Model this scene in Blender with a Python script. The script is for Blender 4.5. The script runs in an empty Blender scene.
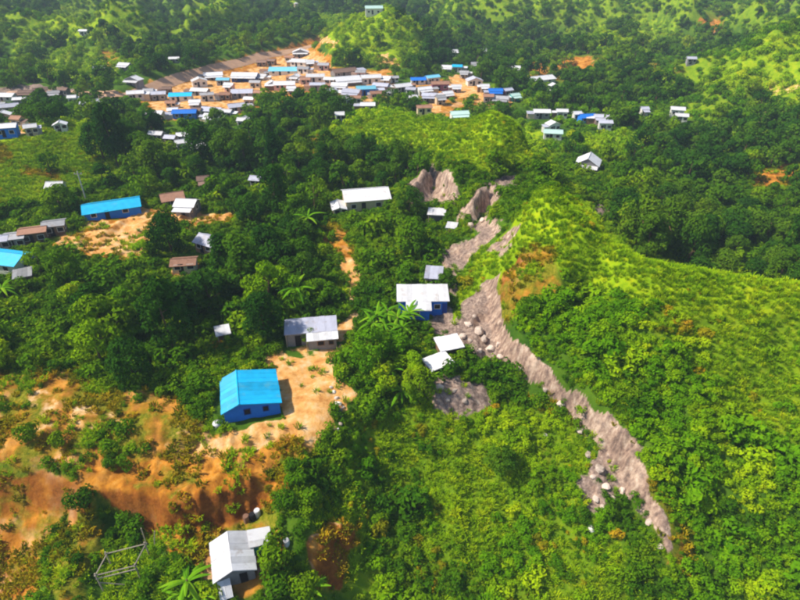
import bpy, math, random
import numpy as np
from mathutils import Vector, Matrix

R = math.radians
sc = bpy.context.scene
col = sc.collection
random.seed(7)
RNG = np.random.default_rng(11)

# ------------------------------------------------------------------ camera, sky, sun, exposure
CAM_H, PITCH, FPX = 52.0, R(32.2), 571.0          # FPX: focal length in pixels of the 800 x 600 photograph
cam_d = bpy.data.cameras.new('camera'); cam_d.sensor_width = 36.0; cam_d.lens = 36.0 * FPX / 800.0
cam_d.clip_start = 0.5; cam_d.clip_end = 9000.0
cam = bpy.data.objects.new('camera', cam_d); col.objects.link(cam)
cam.location = (0, 0, CAM_H); cam.rotation_euler = (R(90) - PITCH, 0, 0)
sc.camera = cam

SUN_DIR = Vector((-0.64, -0.06, 0.77)).normalized()     # towards the sun: left of the view, a little beyond
sun_el = math.asin(SUN_DIR.z); sun_az = math.atan2(SUN_DIR.x, SUN_DIR.y)
w = bpy.data.worlds.new('World'); sc.world = w; w.use_nodes = True
nt = w.node_tree; bgn = nt.nodes['Background']
sky = nt.nodes.new('ShaderNodeTexSky'); sky.sky_type = 'NISHITA'; sky.sun_disc = False
sky.sun_elevation = sun_el; sky.sun_rotation = sun_az
nt.links.new(sky.outputs[0], bgn.inputs[0]); bgn.inputs[1].default_value = 0.105
sd = bpy.data.lights.new('sun', 'SUN'); sd.energy = 4.6; sd.angle = R(3.0); sd.color = (1.0, 0.92, 0.76)
sun = bpy.data.objects.new('sun', sd); col.objects.link(sun)
sun.rotation_euler = SUN_DIR.to_track_quat('Z', 'Y').to_euler(); sun.location = (-60, 40, 150)

sc.view_settings.view_transform = 'Standard'; sc.view_settings.look = 'None'
sc.view_settings.exposure = 0.42; sc.view_settings.gamma = 1.0; sc.view_settings.use_curve_mapping = False
sc.render.engine = 'CYCLES'
sc.cycles.use_denoising = True
sc.cycles.max_bounces = 5; sc.cycles.diffuse_bounces = 3; sc.cycles.glossy_bounces = 1
sc.cycles.transmission_bounces = 3; sc.cycles.volume_bounces = 0; sc.cycles.transparent_max_bounces = 4
sc.cycles.filter_width = 2.2

# ------------------------------------------------------------------ noise, projection
def _hash(ix, iy, s):
    n = (ix.astype(np.int64) * 374761393 + iy.astype(np.int64) * 668265263 + s * 982451653) & 0x7fffffff
    n = ((n ^ (n >> 13)) * 1274126177) & 0x7fffffff
    return ((n ^ (n >> 16)) & 0xffff) / 65535.0
def vnoise(x, y, s=0):
    ix = np.floor(x); iy = np.floor(y); fx = x - ix; fy = y - iy
    u = fx * fx * fx * (fx * (fx * 6 - 15) + 10); v = fy * fy * fy * (fy * (fy * 6 - 15) + 10)
    a = _hash(ix, iy, s); b = _hash(ix + 1, iy, s); c = _hash(ix, iy + 1, s); d = _hash(ix + 1, iy + 1, s)
    return (a + (b - a) * u) * (1 - v) + (c + (d - c) * u) * v          # 0..1
def fbm(x, y, s=0, o=4):
    r = 0; a = .5; t = 0
    for k in range(o):
        r = r + a * vnoise(x * 2 ** k + 17.3 * k, y * 2 ** k - 9.1 * k, s + k); t += a; a *= .5
    return r / t
def ridged(x, y, s=0, o=4):
    r = 0; a = .5; t = 0
    for k in range(o):
        r = r + a * (1 - np.abs(2 * vnoise(x * 2 ** k + 5.7 * k, y * 2 ** k + 3.3 * k, s + k) - 1)); t += a; a *= .5
    return r / t
CP, SP = math.cos(PITCH), math.sin(PITCH)
def to_px(x, y, z):
    dz = z - CAM_H; zc = y * CP - dz * SP; yc = y * SP + dz * CP
    zs = np.maximum(zc, 1.0)
    return 400 + FPX * x / zs, 300 - FPX * yc / zs, zc
def ray(px, py):
    a = (px - 400) / FPX; b = (300 - py) / FPX
    return np.array([a, CP + b * SP, -SP + b * CP])
def on_plane(px, py, z):
    d = ray(px, py); t = (z - CAM_H) / d[2]
    return d[0] * t, d[1] * t

# ------------------------------------------------------------------ the terrain: surveyed points (photo x, y, height in metres)
CTRL = [
 # left plateau with the blue house
 (-160,380,2),(-60,372,1.5),(0,372,1.2),(60,385,.8),(120,395,.4),(185,400,.2),(215,430,0),(250,412,0),(285,400,0),(310,385,0),(320,425,-.5),(300,360,.2),
 (0,440,-.6),(60,450,-1.0),(110,455,-1.2),(160,462,-1.2),(210,455,-.9),(255,448,-.8),(295,445,-.9),
 # lower left gully, spur, hollow, terrace of the white hut
 (-100,470,-2),(0,462,-2.2),(45,466,-2.6),(0,500,-6),(35,505,-6.4),(70,500,-4.8),(0,550,-9.5),(30,560,-9),(-80,560,-9),(0,620,-13),(-120,640,-14),
 (92,496,-3.0),(100,485,-2.2),(84,520,-4.0),(68,560,-5.3),(50,600,-6.8),(40,640,-8.5),
 (120,478,-1.9),(150,486,-2.3),(165,497,-2.6),(110,503,-3.0),(140,505,-3.3),(115,530,-6.3),(145,534,-6.3),(115,565,-6.6),(150,580,-6.6),(100,600,-8.0),(160,620,-8.5),
 (166,540,-5.2),(172,504,-2.2),(200,492,-1.8),(235,480,-1.5),(268,468,-1.2),(285,470,-1.2),(182,540,-5.7),(205,530,-5.7),(238,517,-5.5),(268,506,-5.0),(292,505,-3.4),
 (215,560,-5.8),(240,580,-6.0),(270,575,-6.0),(270,545,-5.4),(295,545,-4.6),(300,580,-7.0),(230,620,-8.0),
 # ravine below the plateau rim
 (330,440,-1.5),(318,480,-2.2),(312,520,-3.6),(338,470,-4.5),(340,520,-7.0),(345,555,-8.2),(338,600,-11.5),(330,560,-7.2),(360,640,-14),
 # middle slope
 (355,400,-.6),(380,380,-.4),(440,385,-.8),(420,420,-3.2),(375,440,-4.0),(470,410,-2.6),(450,460,-6.0),(400,490,-8.0),(520,440,-4.6),(540,480,-7.2),(480,520,-9.8),
 (400,560,-11),(540,540,-10.5),(600,530,-9.6),(480,600,-13.8),(600,600,-14.0),(400,640,-16),(550,660,-17),
 # scar strip: foot and lip
 (480,345,-.2),(500,362,-.8),(540,392,-2.0),(575,430,-3.8),(590,470,-6.0),(612,505,-8.0),(640,535,-9.2),(660,570,-11),
 (512,338,2.2),(545,372,1.0),(585,402,-.4),(615,430,-2.0),(640,468,-4.0),(655,505,-6.4),(678,545,-8.6),
 # right ridge
 (478,300,2.2),(492,285,5.0),(505,300,5.2),(512,285,6.4),(505,318,3.6),(515,265,8.0),(540,285,8.4),(553,258,12.0),(548,276,9.6),(588,290,7.2),(574,318,4.6),(545,240,12.6),(505,250,6.0),(545,190,16.4),(526,212,12.6),(536,226,13.2),(522,250,10.6),(565,203,15.6),(590,224,14.4),(620,245,13.2),
 (655,264,12.0),(700,274,11.4),(750,279,11.0),(800,288,10.4),(880,300,9.5),(1000,320,9),
 (560,340,4.2),(620,300,8.6),(620,360,3.6),(700,330,6.4),(780,340,5.4),(880,360,5),(680,400,1.0),(760,400,1.0),(860,420,0),(700,470,-4.0),(780,480,-4.0),(900,500,-5),(720,540,-8.4),(800,560,-9.6),(740,600,-12),(850,620,-13),(680,640,-16),
 # houses in the middle, bare hollow
 (420,310,0),(445,315,0),(380,310,.2),(460,345,-.3),(440,362,-.4),(400,350,.2),(350,340,.2),(330,345,.1),(455,300,.6),(462,275,1.6),(430,280,.6),(478,250,4.0),(455,232,2.6),(485,232,5.2),
 # rocks and saddle behind
 (415,205,2.8),(440,212,3.0),(460,212,3.2),(412,188,5.0),(440,167,9.4),(458,178,8.6),(470,222,4.2),(488,188,9.0),(500,200,9.4),(504,178,7.6),(522,183,7.4),(545,172,5.0),(532,168,6.6),
 # second ridge
 (540,152,11.5),(518,128,15.8),(490,116,17),(455,132,12),(430,120,11.5),(400,112,9.8),(365,122,7.4),(335,138,4.4),(318,155,1.4),(470,155,9.8),(425,155,5.6),(385,165,2.2),(350,178,1.0),(400,190,1.6),
 # forest on the left
 (-150,300,0),(0,330,.4),(80,330,.2),(160,330,0),(250,320,.4),(300,290,1.0),(300,330,.2),(200,280,.4),(100,280,.2),(0,280,0),(250,250,1.0),(330,240,1.6),(345,215,1.6),(280,210,1.0),(200,225,.4),(130,240,.2),(60,245,0),(100,215,0),(190,210,.2),(0,245,-.4),(250,180,0),(-150,240,0),
 # grassy hill at the left
 (-160,150,6.5),(0,134,6.4),(45,131,6.6),(80,133,6.0),(110,145,4.2),(135,163,1.2),(0,165,3.4),(60,160,2.6),(100,170,.8),(40,195,.2),(0,215,-.3),(-160,215,0),
 # village floor
 (0,118,-1),(20,100,-1),(60,110,-.6),(100,118,-.4),(130,97,0),(160,110,0),(200,100,0),(250,90,0),(310,50,0),(300,80,0),(240,115,0),(180,130,0),(280,130,0),(340,90,0),(380,95,-.4),(430,90,-.6),(470,95,-.8),(500,100,-1),(550,95,-1.5),(560,120,-2),(600,120,-2),(440,105,-.5),(-120,110,0),
 # valley right of the ridge
 (580,170,-1.4),(610,175,-2),(620,150,-2),(660,190,-4),(700,160,-3),(700,210,-6),(790,235,-6),(760,180,-2.6),(800,190,-2),(900,240,-4),(650,130,-2),(720,120,-1),(900,170,-1),
 # far hills
 (760,105,1),(740,75,9),(770,45,17),(800,40,17),(850,50,15),(900,90,8),(700,95,0),(680,75,1),
 (610,24,10),(640,30,8),(580,40,5),(560,62,0),(600,80,-1),(660,60,2),
 (330,40,7),(352,16,16),(385,11,19),(405,25,14),(415,50,4),(370,62,1),(345,66,1),(320,20,11),(440,55,0),(430,30,0),(470,50,0),(520,60,0),(500,30,2),
 (65,12,14),(30,25,10),(110,25,11),(140,40,5),(90,45,6),(60,60,2),(0,50,4),(100,85,0),(40,85,0),(170,60,0),(220,50,0),(270,30,0),(200,25,5),(-100,60,4),
]
FARP = [(-900,900,40),(-400,800,22),(0,760,16),(400,800,22),(900,900,40),(-1500,1800,80),(0,1700,70),(1500,1800,80),(0,3200,150),(-3000,3000,150),(3000,3000,150),
        (-300,300,6),(300,300,6),(-500,500,14),(500,500,14),(-120,60,-4),(120,60,-6),(-200,140,2),(200,140,2),(0,20,-26),(-60,25,-24),(70,25,-28),(-150,0,-20),(150,0,-20),(0,-80,-34),
        (-150,560,6),(60,560,3),(250,560,6),(-40,480,1),(160,460,2)]
PTS = [(*on_plane(a, b, c), c) for a, b, c in CTRL] + FARP
# the far sides of the crests, hidden from the camera, fall away steeply
for a, b, c in [(620,246,12.6),(655,264,12.0),(700,274,11.4),(750,279,11.0),(800,288,10.4),(880,300,9.5)]:
    x_, y_ = on_plane(a, b, c); PTS += [(x_ + 2, y_ + 7, c - 4.5), (x_ + 5, y_ + 15, c - 11), (x_ + 8, y_ + 26, -5.5)]
for a, b, c in [(565,205,14),(590,225,13.4)]:
    x_, y_ = on_plane(a, b, c); PTS += [(x_ + 9, y_ + 7, c - 6), (x_ + 18, y_ + 13, 0)]
for a, b, c in [(540,150,14.0),(520,128,15.6),(490,118,16),(430,120,11.5),(400,112,9.8)]:
    x_, y_ = on_plane(a, b, c); PTS += [(x_ + 2, y_ + 10, c - 6), (x_ + 4, y_ + 22, 0)]
for a, b, c in [(385,11,19),(352,16,16),(770,45,17),(610,24,10),(65,12,14)]:
    x_, y_ = on_plane(a, b, c); PTS += [(x_, y_ + 30, c - 14), (x_, y_ + 60, 0)]
# scarps: rim lines on the photograph (x, y, height), drop and run of the face, facing the open side
SCARPS = [
 ([(172,506,-2.2),(200,499,-2.0),(235,488,-1.7),(264,478,-1.5)],3.6,.7,1),
 ([(92,500,-2.6),(108,491,-2.3),(138,497,-2.4),(164,502,-2.4)],3.6,.8,1),
 ([(-60,462,-1.6),(0,462,-1.8),(45,468,-2.0),(78,482,-2.2),(90,498,-2.8)],3.8,2.4,1),
 ([(170,504,-2.4),(176,524,-3.6),(182,545,-5.0)],1.0,.6,1),
 ([(120,430,-.6),(160,440,-.7),(205,436,-.6),(240,440,-.7),(290,436,-.6)],.9,.6,1),
 ([(100,462,-1.6),(140,462,-1.7),(190,470,-1.6),(240,462,-1.5),(296,456,-1.4)],.9,.7,1),
 ([(300,470,-1.6),(305,500,-2.6),(312,535,-4.4)],2.6,1.6,-1),
 ([(326,540,-5.4),(340,524,-5.0),(356,530,-5.6)],2.4,.8,1),
 ([(498,278,6.0),(506,300,5.2),(512,322,4.0),(516,344,2.6),(545,370,1.2),(575,392,.2),(604,420,-1.2),(630,452,-3.2),(645,490,-5.6),(664,530,-7.8)],3.4,.9,1),
 ([(436,165,9.2),(416,178,8.0),(410,192,6.4)],3.6,1.0,-1),([(436,165,9.2),(452,176,9.0),(460,192,7.6)],3.2,1.0,1),
 ([(494,186,9.6),(480,192,9.2),(470,206,8.0)],3.6,1.0,-1),([(496,186,9.6),(500,198,9.0)],2.5,1.0,1),
 ([(118,89,2.6),(165,75,2.6),(215,60,2.6),(265,47,2.6),(318,34,2.6)],2.6,3.0,1),
 ([(552,250,12.2),(562,262,11.6),(566,274,10.4)],2.2,1.2,1),
]
def scarp_points():
    out = []
    for line, drop, run, side in SCARPS:
        W3 = [np.array([*on_plane(a, b, c), c]) for a, b, c in line]
        for A, B in zip(W3[:-1], W3[1:]):
            d = B - A; L = np.hypot(d[0], d[1]); n = np.array([d[1], -d[0]]) / max(L, 1e-6) * side
            st_ = 1.5 if L < 25 else 4.0
            for k in range(max(1, int(L / st_))):
                q = A + d * (k / max(1, int(L / st_))); out.append(tuple(q)); out.append((q[0] + n[0] * run, q[1] + n[1] * run, q[2] - drop))
    return out
_sp = scarp_points(); _sx = np.array(_sp)
# survey points lying right on a scarp would contradict it
PTS = [q for q in PTS if np.hypot(_sx[:, 0] - q[0], _sx[:, 1] - q[1]).min() > 1.7] + _sp
PTS = np.array(PTS, float)
def warp(x, y):
    # compress far distances so that the survey points weigh evenly
    r = np.hypot(x, y); k = np.log1p(r / 60.0) * 60.0 / np.maximum(r, 1e-6)
    return x * k, y * k
_wx, _wy = warp(PTS[:, 0], PTS[:, 1])
_n = len(PTS)
_D = np.hypot(_wx[:, None] - _wx[None], _wy[:, None] - _wy[None])
_A = np.zeros((_n + 1, _n + 1)); _A[:_n, :_n] = -_D - np.eye(_n) * 0.02; _A[:_n, _n] = 1; _A[_n, :_n] = 1
_c = np.linalg.solve(_A, np.append(PTS[:, 2], 0))
def smooth(a, b, t):
    t = np.clip((t - a) / (b - a), 0, 1); return t * t * (3 - 2 * t)
SETTLED = [(-200,150),(-200,84),(30,76),(112,80),(160,64),(296,24),(330,50),(400,66),(440,62),(520,66),(560,86),(620,104),(690,100),(700,124),(620,140),(560,152),(480,130),(400,120),(250,140),(140,150)]
def hill_mask(px, py, zc):
    m = smooth(150, 215, zc) * (1 - smooth(560, 800, zc))
    sd_ = poly_sd(px, py, SETTLED); kn = poly_sd(px, py, [(300,70),(310,0),(420,0),(430,70)])
    return m * smooth(0, 20, -sd_) * smooth(0, 10, -kn)
def hill_shape(x, y):
    wx_ = x + (fbm(x / 70, y / 70, 91, 2) - .5) * 50; wy_ = y + (fbm(x / 70, y / 70, 93, 2) - .5) * 50
    return ridged(wx_ / 80, wy_ / 80, 41, 4) ** 2
def height(x, y):
    x = np.atleast_1d(np.asarray(x, float)); y = np.atleast_1d(np.asarray(y, float))
    wx, wy = warp(x, y); out = np.empty(x.shape)
    f, g, o = wx.ravel(), wy.ravel(), out.ravel()
    for i in range(0, f.size, 20000):
        s = slice(i, i + 20000)
        o[s] = -np.hypot(f[s, None] - _wx[None], g[s, None] - _wy[None]) @ _c[:_n] + _c[_n]
    out = o.reshape(x.shape)
    base = out
    px_, py_, zc_ = to_px(x, y, out)
    k = np.clip(poly_sd(px_, py_, [(560,290),(640,285),(960,310),(960,660),(700,660),(668,520),(640,450),(590,385),(545,345)]) / 22, 0, 1) * (zc_ < 100)
    out = out + k * (ridged(x / 15 + y / 60, y / 19, 12, 3) - .62) * 5.0
    k = np.clip(poly_sd(px_, py_, [(345,400),(560,410),(600,500),(640,660),(345,660)]) / 22, 0, 1) * (zc_ < 100)
    out = out + k * (ridged(x / 13, y / 24, 14, 3) - .62) * 3.4
    k = np.clip(poly_sd(px_, py_, [(318,160),(400,104),(500,106),(552,140),(548,178),(470,166),(400,178)]) / 14, 0, 1) * (zc_ > 105) * (zc_ < 200)
    out = out + k * ((ridged(x / 26 + y / 50, y / 40, 16, 2) - .64) * 6.0 + (ridged(x / 9, y / 14, 26, 2) - .55) * 2.5)
    k = np.clip(poly_sd(px_, py_, [(312,66),(316,14),(350,4),(400,4),(424,34),(418,68)]) / 10, 0, 1) * (zc_ > 200) * (zc_ < 420)
    out = out + k * (ridged(x / 30, y / 60, 18, 3) - .5) * 12.0
    k = np.clip(poly_sd(px_, py_, [(512,225),(545,182),(575,190),(602,220),(650,255),(720,268),(800,282),(950,300),(950,345),(800,320),(690,322),(620,300),(575,275)]) / 14, 0, 1) * (zc_ < 125)
    out = out + k * (ridged(x / 11 + y / 40, y / 16, 19, 3) - .6) * 3.2
    hm = hill_mask(px_, py_, zc_)
    out = out + hm * (hill_shape(x, y) - .42) * np.clip(y * .085, 14, 42)
    far = smooth(330, 620, y)
    out = out + smooth(600, 900, y) * (ridged(x / 150, y / 150, 3, 4) - .62) * 42
    mid = smooth(170, 260, y) * (1 - far)
    out = out + mid * (ridged(x / 60, y / 60, 8, 3) - .6) * 1.2
    nr = 1 - .6 * smooth(150, 200, y)
    out = out + nr * ((fbm(x / 9, y / 9, 21, 3) - .5) * 1.1 + (fbm(x / 2.2, y / 2.2, 31, 3) - .5) * .55)
    return out
def ground_z(x, y): return float(height(x, y)[0])
def hit(px, py):
    d = ray(px, py); t = np.linspace(25, 1500, 6000)
    X, Y, Z = d[0] * t, d[1] * t, CAM_H + d[2] * t
    below = Z < zgrid(X, Y)
    i = int(np.argmax(below)) if below.any() else len(t) - 1
    return Vector((X[i], Y[i], float(zgrid(X[i], Y[i]))))

# ------------------------------------------------------------------ material helpers
def new_mat(name):
    m = bpy.data.materials.new(name); m.use_nodes = True
    t = m.node_tree; t.nodes.clear(); o = t.nodes.new('ShaderNodeOutputMaterial')
    return m, t, o
def node(t, k, **kw):
    n = t.nodes.new(k)
    for a, b in kw.items(): setattr(n, a, b)
    return n
def ramp(t, fac, stops):
    n = t.nodes.new('ShaderNodeValToRGB'); e = n.color_ramp.elements
    while len(e) < len(stops): e.new(.5)
    for el, (p, c) in zip(e, stops): el.position = p; el.color = (*c, 1) if len(c) == 3 else c
    t.links.new(fac, n.inputs[0]); return n.outputs[0]
def mixc(t, fac, a, b, mode='MIX'):
    n = node(t, 'ShaderNodeMix', data_type='RGBA', blend_type=mode)
    for s, v in ((n.inputs[0], fac), (n.inputs[6], a), (n.inputs[7], b)):
        if hasattr(v, 'is_output'): t.links.new(v, s)
        elif isinstance(v, (int, float)): s.default_value = v
        else: s.default_value = (*v, 1)
    return n.outputs[2]
def math_n(t, op, a, b=None, clamp=False):
    n = node(t, 'ShaderNodeMath', operation=op, use_clamp=clamp)
    for s, v in zip(n.inputs, (a, b)):
        if v is None: continue
        if hasattr(v, 'is_output'): t.links.new(v, s)
        else: s.default_value = v
    return n.outputs[0]
def noise_n(t, scale, detail=4, rough=.55, vec=None, dim='3D'):
    n = node(t, 'ShaderNodeTexNoise'); n.inputs['Scale'].default_value = scale
    n.inputs['Detail'].default_value = detail; n.inputs['Roughness'].default_value = rough
    if vec is not None: t.links.new(vec, n.inputs['Vector'])
    return n.outputs['Fac']
def bsdf(t, o, color, rough=.8, spec=.2, bump=None, strength=.4, dist=.1, metal=0):
    b = node(t, 'ShaderNodeBsdfPrincipled')
    if hasattr(color, 'is_output'): t.links.new(color, b.inputs['Base Color'])
    else: b.inputs['Base Color'].default_value = (*color, 1)
    if hasattr(rough, 'is_output'): t.links.new(rough, b.inputs['Roughness'])
    else: b.inputs['Roughness'].default_value = rough
    b.inputs['Specular IOR Level'].default_value = spec; b.inputs['Metallic'].default_value = metal
    if bump is not None:
        n = node(t, 'ShaderNodeBump'); n.inputs['Strength'].default_value = strength; n.inputs['Distance'].default_value = dist
        t.links.new(bump, n.inputs['Height']); t.links.new(n.outputs[0], b.inputs['Normal'])
    t.links.new(b.outputs[0], o.inputs['Surface']); return b

# ------------------------------------------------------------------ ground zones, outlined on the photograph (with the range of distances they lie at)
ZONES = {
 'soil': [
  ([(-80,366),(0,366),(60,372),(120,386),(185,388),(207,412),(222,436),(262,432),(300,425),(332,440),(312,470),(296,470),(290,500),(300,545),(290,580),(250,600),(215,598),(165,562),(158,512),(120,498),(92,500),(60,470),(0,458),(-80,452)],40,120,.55),
  ([(70,470),(100,466),(160,452),(215,446),(262,436),(300,428),(334,438),(308,462),(240,472),(190,482),(165,502),(110,497),(88,500)],40,120,.74),
  ([(150,505),(175,492),(268,458),(298,460),(300,500),(240,528),(182,556),(160,552)],40,120,1.0),
  ([(-60,458),(0,460),(60,472),(92,492),(78,520),(50,560),(20,600),(-60,600)],40,120,.7),
  ([(96,486),(118,478),(165,490),(168,505),(120,510),(100,505)],40,120,.9),
  ([(324,548),(336,524),(358,528),(358,566),(344,600),(328,600)],40,120,1.0),
  ([(60,560),(84,530),(92,560),(84,610),(60,610)],40,100,.55),
  ([(502,296),(512,262),(545,248),(564,256),(562,280),(548,298),(522,324),(508,320)],60,130,.56),
  ([(500,395),(560,400),(600,420),(650,470),(690,540),(690,570),(660,570),(635,480),(600,440)],60,100,.35),
  ([(322,222),(344,222),(354,266),(346,272),(330,262)],80,160,.7),
  ([(46,240),(80,226),(110,222),(145,208),(190,210),(242,212),(240,226),(176,230),(150,234),(158,244),(156,262),(128,272),(90,258),(56,252)],90,180,.8),
  ([(178,256),(196,258),(200,272),(172,272)],80,140,.8),
  ([(212,340),(226,338),(230,356),(212,358)],60,120,.7),
  ([(302,142),(326,138),(338,152),(322,166),(306,160)],120,200,.8),
  ([(24,166),(50,170),(64,186),(40,182)],110,190,.7),
  ([(-60,142),(-6,144),(10,152),(-4,162),(-60,172)],110,190,.4),
  ([(555,62),(570,54),(592,58),(600,72),(570,78)],180,420,1.0),
  ([(528,62),(546,60),(550,76),(528,76)],180,420,.9),
  ([(530,72),(600,74),(596,82),(530,82)],180,420,.6),
  ([(695,18),(718,16),(724,32),(704,36)],250,700,.9),
  ([(750,168),(800,164),(830,178),(800,192),(752,190)],110,220,.95),
  ([(640,142),(668,138),(680,150),(650,156)],120,300,.6),
  ([(770,262),(800,240),(830,250),(800,285)],100,160,.8),
  ([(640,62),(690,62),(690,72),(642,74)],180,420,.5),
  ([(95,50),(118,48),(122,68),(104,70)],250,500,.6),
  ([(124,40),(150,40),(150,54),(126,54)],250,500,.6),
  ([(116,104),(116,93),(165,79),(215,64),(265,51),(320,37),(322,46),(265,61),(215,76),(165,91)],180,480,1.0),
  ([(140,92),(250,66),(308,46),(330,56),(332,92),(250,112),(150,124)],160,480,1.0),([(332,66),(392,72),(400,96),(340,104)],160,420,.8),([(410,80),(470,74),(512,104),(430,116)],160,420,.7),
  ([(592,55),(614,54),(614,62),(592,64)],180,420,.4),
 ],
 'sand': [
  ([(270,352),(290,346),(330,350),(352,342),(362,346),(340,362),(330,370),(334,384),(346,402),(344,412),(322,408),(336,428),(322,446),(300,436),(262,446),(236,452),(200,466),(190,462),(226,440),(278,420),(284,400),(280,378),(284,362)],40,120,.95),
  ([(46,240),(80,228),(110,226),(145,210),(190,210),(240,212),(236,224),(170,228),(140,232),(154,240),(152,254),(128,266),(96,252),(58,250)],90,180,.72),
  ([(60,225),(90,214),(118,214),(90,224)],90,180,.8),
  ([(158,424),(200,418),(210,440),(160,450)],40,120,.5),
  ([(30,395),(120,405),(130,430),(40,440)],40,120,.45),
  ([(148,92),(250,68),(308,48),(326,58),(330,80),(250,104),(150,122)],160,480,.62),
  ([(330,68),(384,74),(392,84),(372,104),(338,94),(326,84)],160,420,.8),
  ([(440,80),(452,74),(472,80),(476,88),(500,98),(514,104),(498,110),(462,98)],160,420,1.0),
  ([(418,104),(440,104),(440,116),(420,116)],160,420,.8),
  ([(0,120),(30,120),(40,132),(0,140)],150,420,.7),
  ([(455,80),(440,100),(420,90)],160,420,.4),
  ([(310,34),(330,36),(345,48),(330,48)],200,420,.8),
  ([(372,54),(398,58),(398,66),(372,64)],200,420,.7),
  ([(760,86),(800,80),(800,90),(768,98)],150,420,.5),
  ([(336,262),(352,258),(358,300),(356,345),(342,345),(346,300)],60,140,1.0),
 ],
 'rock': [
  ([(500,276),(488,280),(472,296),(458,318),(450,336),(458,350),(476,358),(505,368),(545,392),(574,418),(588,448),(598,478),(606,502),(622,500),(640,502),(650,530),(662,560),(672,556),(664,520),(652,496),(642,462),(616,424),(582,390),(545,364),(518,344),(507,318)],50,130,1.0),
  ([(406,192),(414,176),(436,163),(456,174),(464,196),(450,210),(420,208)],90,160,1.0),
  ([(462,218),(478,190),(496,182),(504,194),(494,216),(470,226)],90,160,1.0),
  ([(452,246),(486,220),(500,224),(490,240),(476,254),(462,264),(456,292),(448,292)],90,140,.95),
  ([(486,252),(512,226),(524,230),(500,258)],80,140,.8),
  ([(488,175),(520,178),(530,190),(505,192),(480,184)],90,160,.8),
  ([(428,312),(448,306),(462,326),(452,346),(432,340)],60,120,.85),
  ([(418,388),(446,372),(474,384),(490,402),(472,416),(436,408)],60,110,.85),
  ([(585,480),(602,475),(612,520),(592,530)],50,110,.7),
  ([(594,207),(622,207),(622,218),(596,216)],90,180,.7),
  ([(-30,92),(30,86),(80,88),(120,92),(120,100),(70,98),(-30,104)],180,420,.8),
  ([(116,104),(116,93),(165,79),(215,64),(265,51),(320,37),(322,46),(265,61),(215,76),(165,91)],180,480,.0),
 ],
 'lush': [
  ([(512,225),(545,182),(575,190),(602,220),(650,255),(720,268),(800,282),(950,300),(950,345),(800,320),(690,322),(620,300),(575,275),(540,262)],60,140,1.0),
  ([(325,140),(362,116),(400,104),(440,112),(490,106),(528,124),(552,150),(530,164),(490,168),(440,160),(420,150),(370,140)],110,200,1.0),
  ([(310,10),(350,6),(400,6),(424,30),(418,66),(340,66),(326,44)],180,450,1.0),
  ([(-90,136),(40,122),(90,124),(150,164),(100,182),(40,204),(-90,226)],110,200,1.0),
  ([(690,90),(740,56),(765,38),(860,36),(920,90),(800,100)],150,420,.9),
  ([(540,50),(570,32),(610,16),(660,22),(690,46),(640,54),(580,50)],180,700,1.0),
  ([(20,30),(65,6),(110,18),(150,40),(120,44),(90,38),(40,46),(10,60)],180,800,1.0),([(30,62),(70,46),(120,56),(140,68),(90,76),(40,80)],180,600,.9),
  ([(170,26),(220,14),(270,22),(240,36),(190,36)],200,800,.4),([(640,108),(720,96),(760,112),(700,120)],150,330,.6),([(560,142),(640,132),(660,146),(600,158)],120,260,.8),([(480,24),(540,14),(560,26),(500,36)],250,800,.4),([(700,10),(780,4),(800,20),(740,26)],250,900,.4),
  ([(505,230),(540,215),(560,262),(520,275),(490,290),(460,340),(446,330),(470,270)],70,140,.8),
  ([(640,265),(800,285),(950,300),(950,460),(760,440),(640,320)],50,120,.5),
  ([(345,420),(420,400),(560,412),(596,470),(640,640),(336,640),(342,480)],50,120,.42),
 ],
}
def poly_sd(px, py, poly):
    P = np.array(poly, float); inside = np.zeros(px.shape, bool); dmin = np.full(px.shape, 1e9)
    for (x1, y1), (x2, y2) in zip(P, np.roll(P, -1, 0)):
        if y1 != y2:
            c = ((y1 > py) != (y2 > py)) & (px < (x2 - x1) * (py - y1) / (y2 - y1) + x1); inside ^= c
        ex, ey = x2 - x1, y2 - y1; L = ex * ex + ey * ey + 1e-9
        u = np.clip(((px - x1) * ex + (py - y1) * ey) / L, 0, 1)
        dmin = np.minimum(dmin, np.hypot(px - x1 - u * ex, py - y1 - u * ey))
    return np.where(inside, dmin, -dmin)
def zone_weights(x, y, z):
    px, py, zc = to_px(x, y, z); out = {}
    wob = (fbm(x / 3.0, y / 3.0, 51, 3) - .5)
    wk = np.clip(110.0 / np.maximum(zc, 1), .25, 1.6)
    px = px + (fbm(x / 6.0, y / 6.0, 52, 4) - .5) * 34 * wk; py = py + (fbm(x / 6.0, y / 6.0, 58, 4) - .5) * 22 * wk
    for k, lst in ZONES.items():
        acc = np.zeros(x.shape)
        for poly, d0, d1, s in lst:
            P = np.array(poly, float); m = 12
            sel = (px > P[:, 0].min() - m) & (px < P[:, 0].max() + m) & (py > P[:, 1].min() - m) & (py < P[:, 1].max() + m) & (zc > d0) & (zc < d1)
            if not sel.any(): continue
            sdv = poly_sd(px[sel], py[sel], poly)
            scale = np.clip(90.0 / zc[sel], .3, 1.4)
            acc[sel] = np.maximum(acc[sel], s * smooth(-3.0, 3.0, sdv / scale + wob[sel] * 9))
        out[k] = acc
    return out

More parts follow.
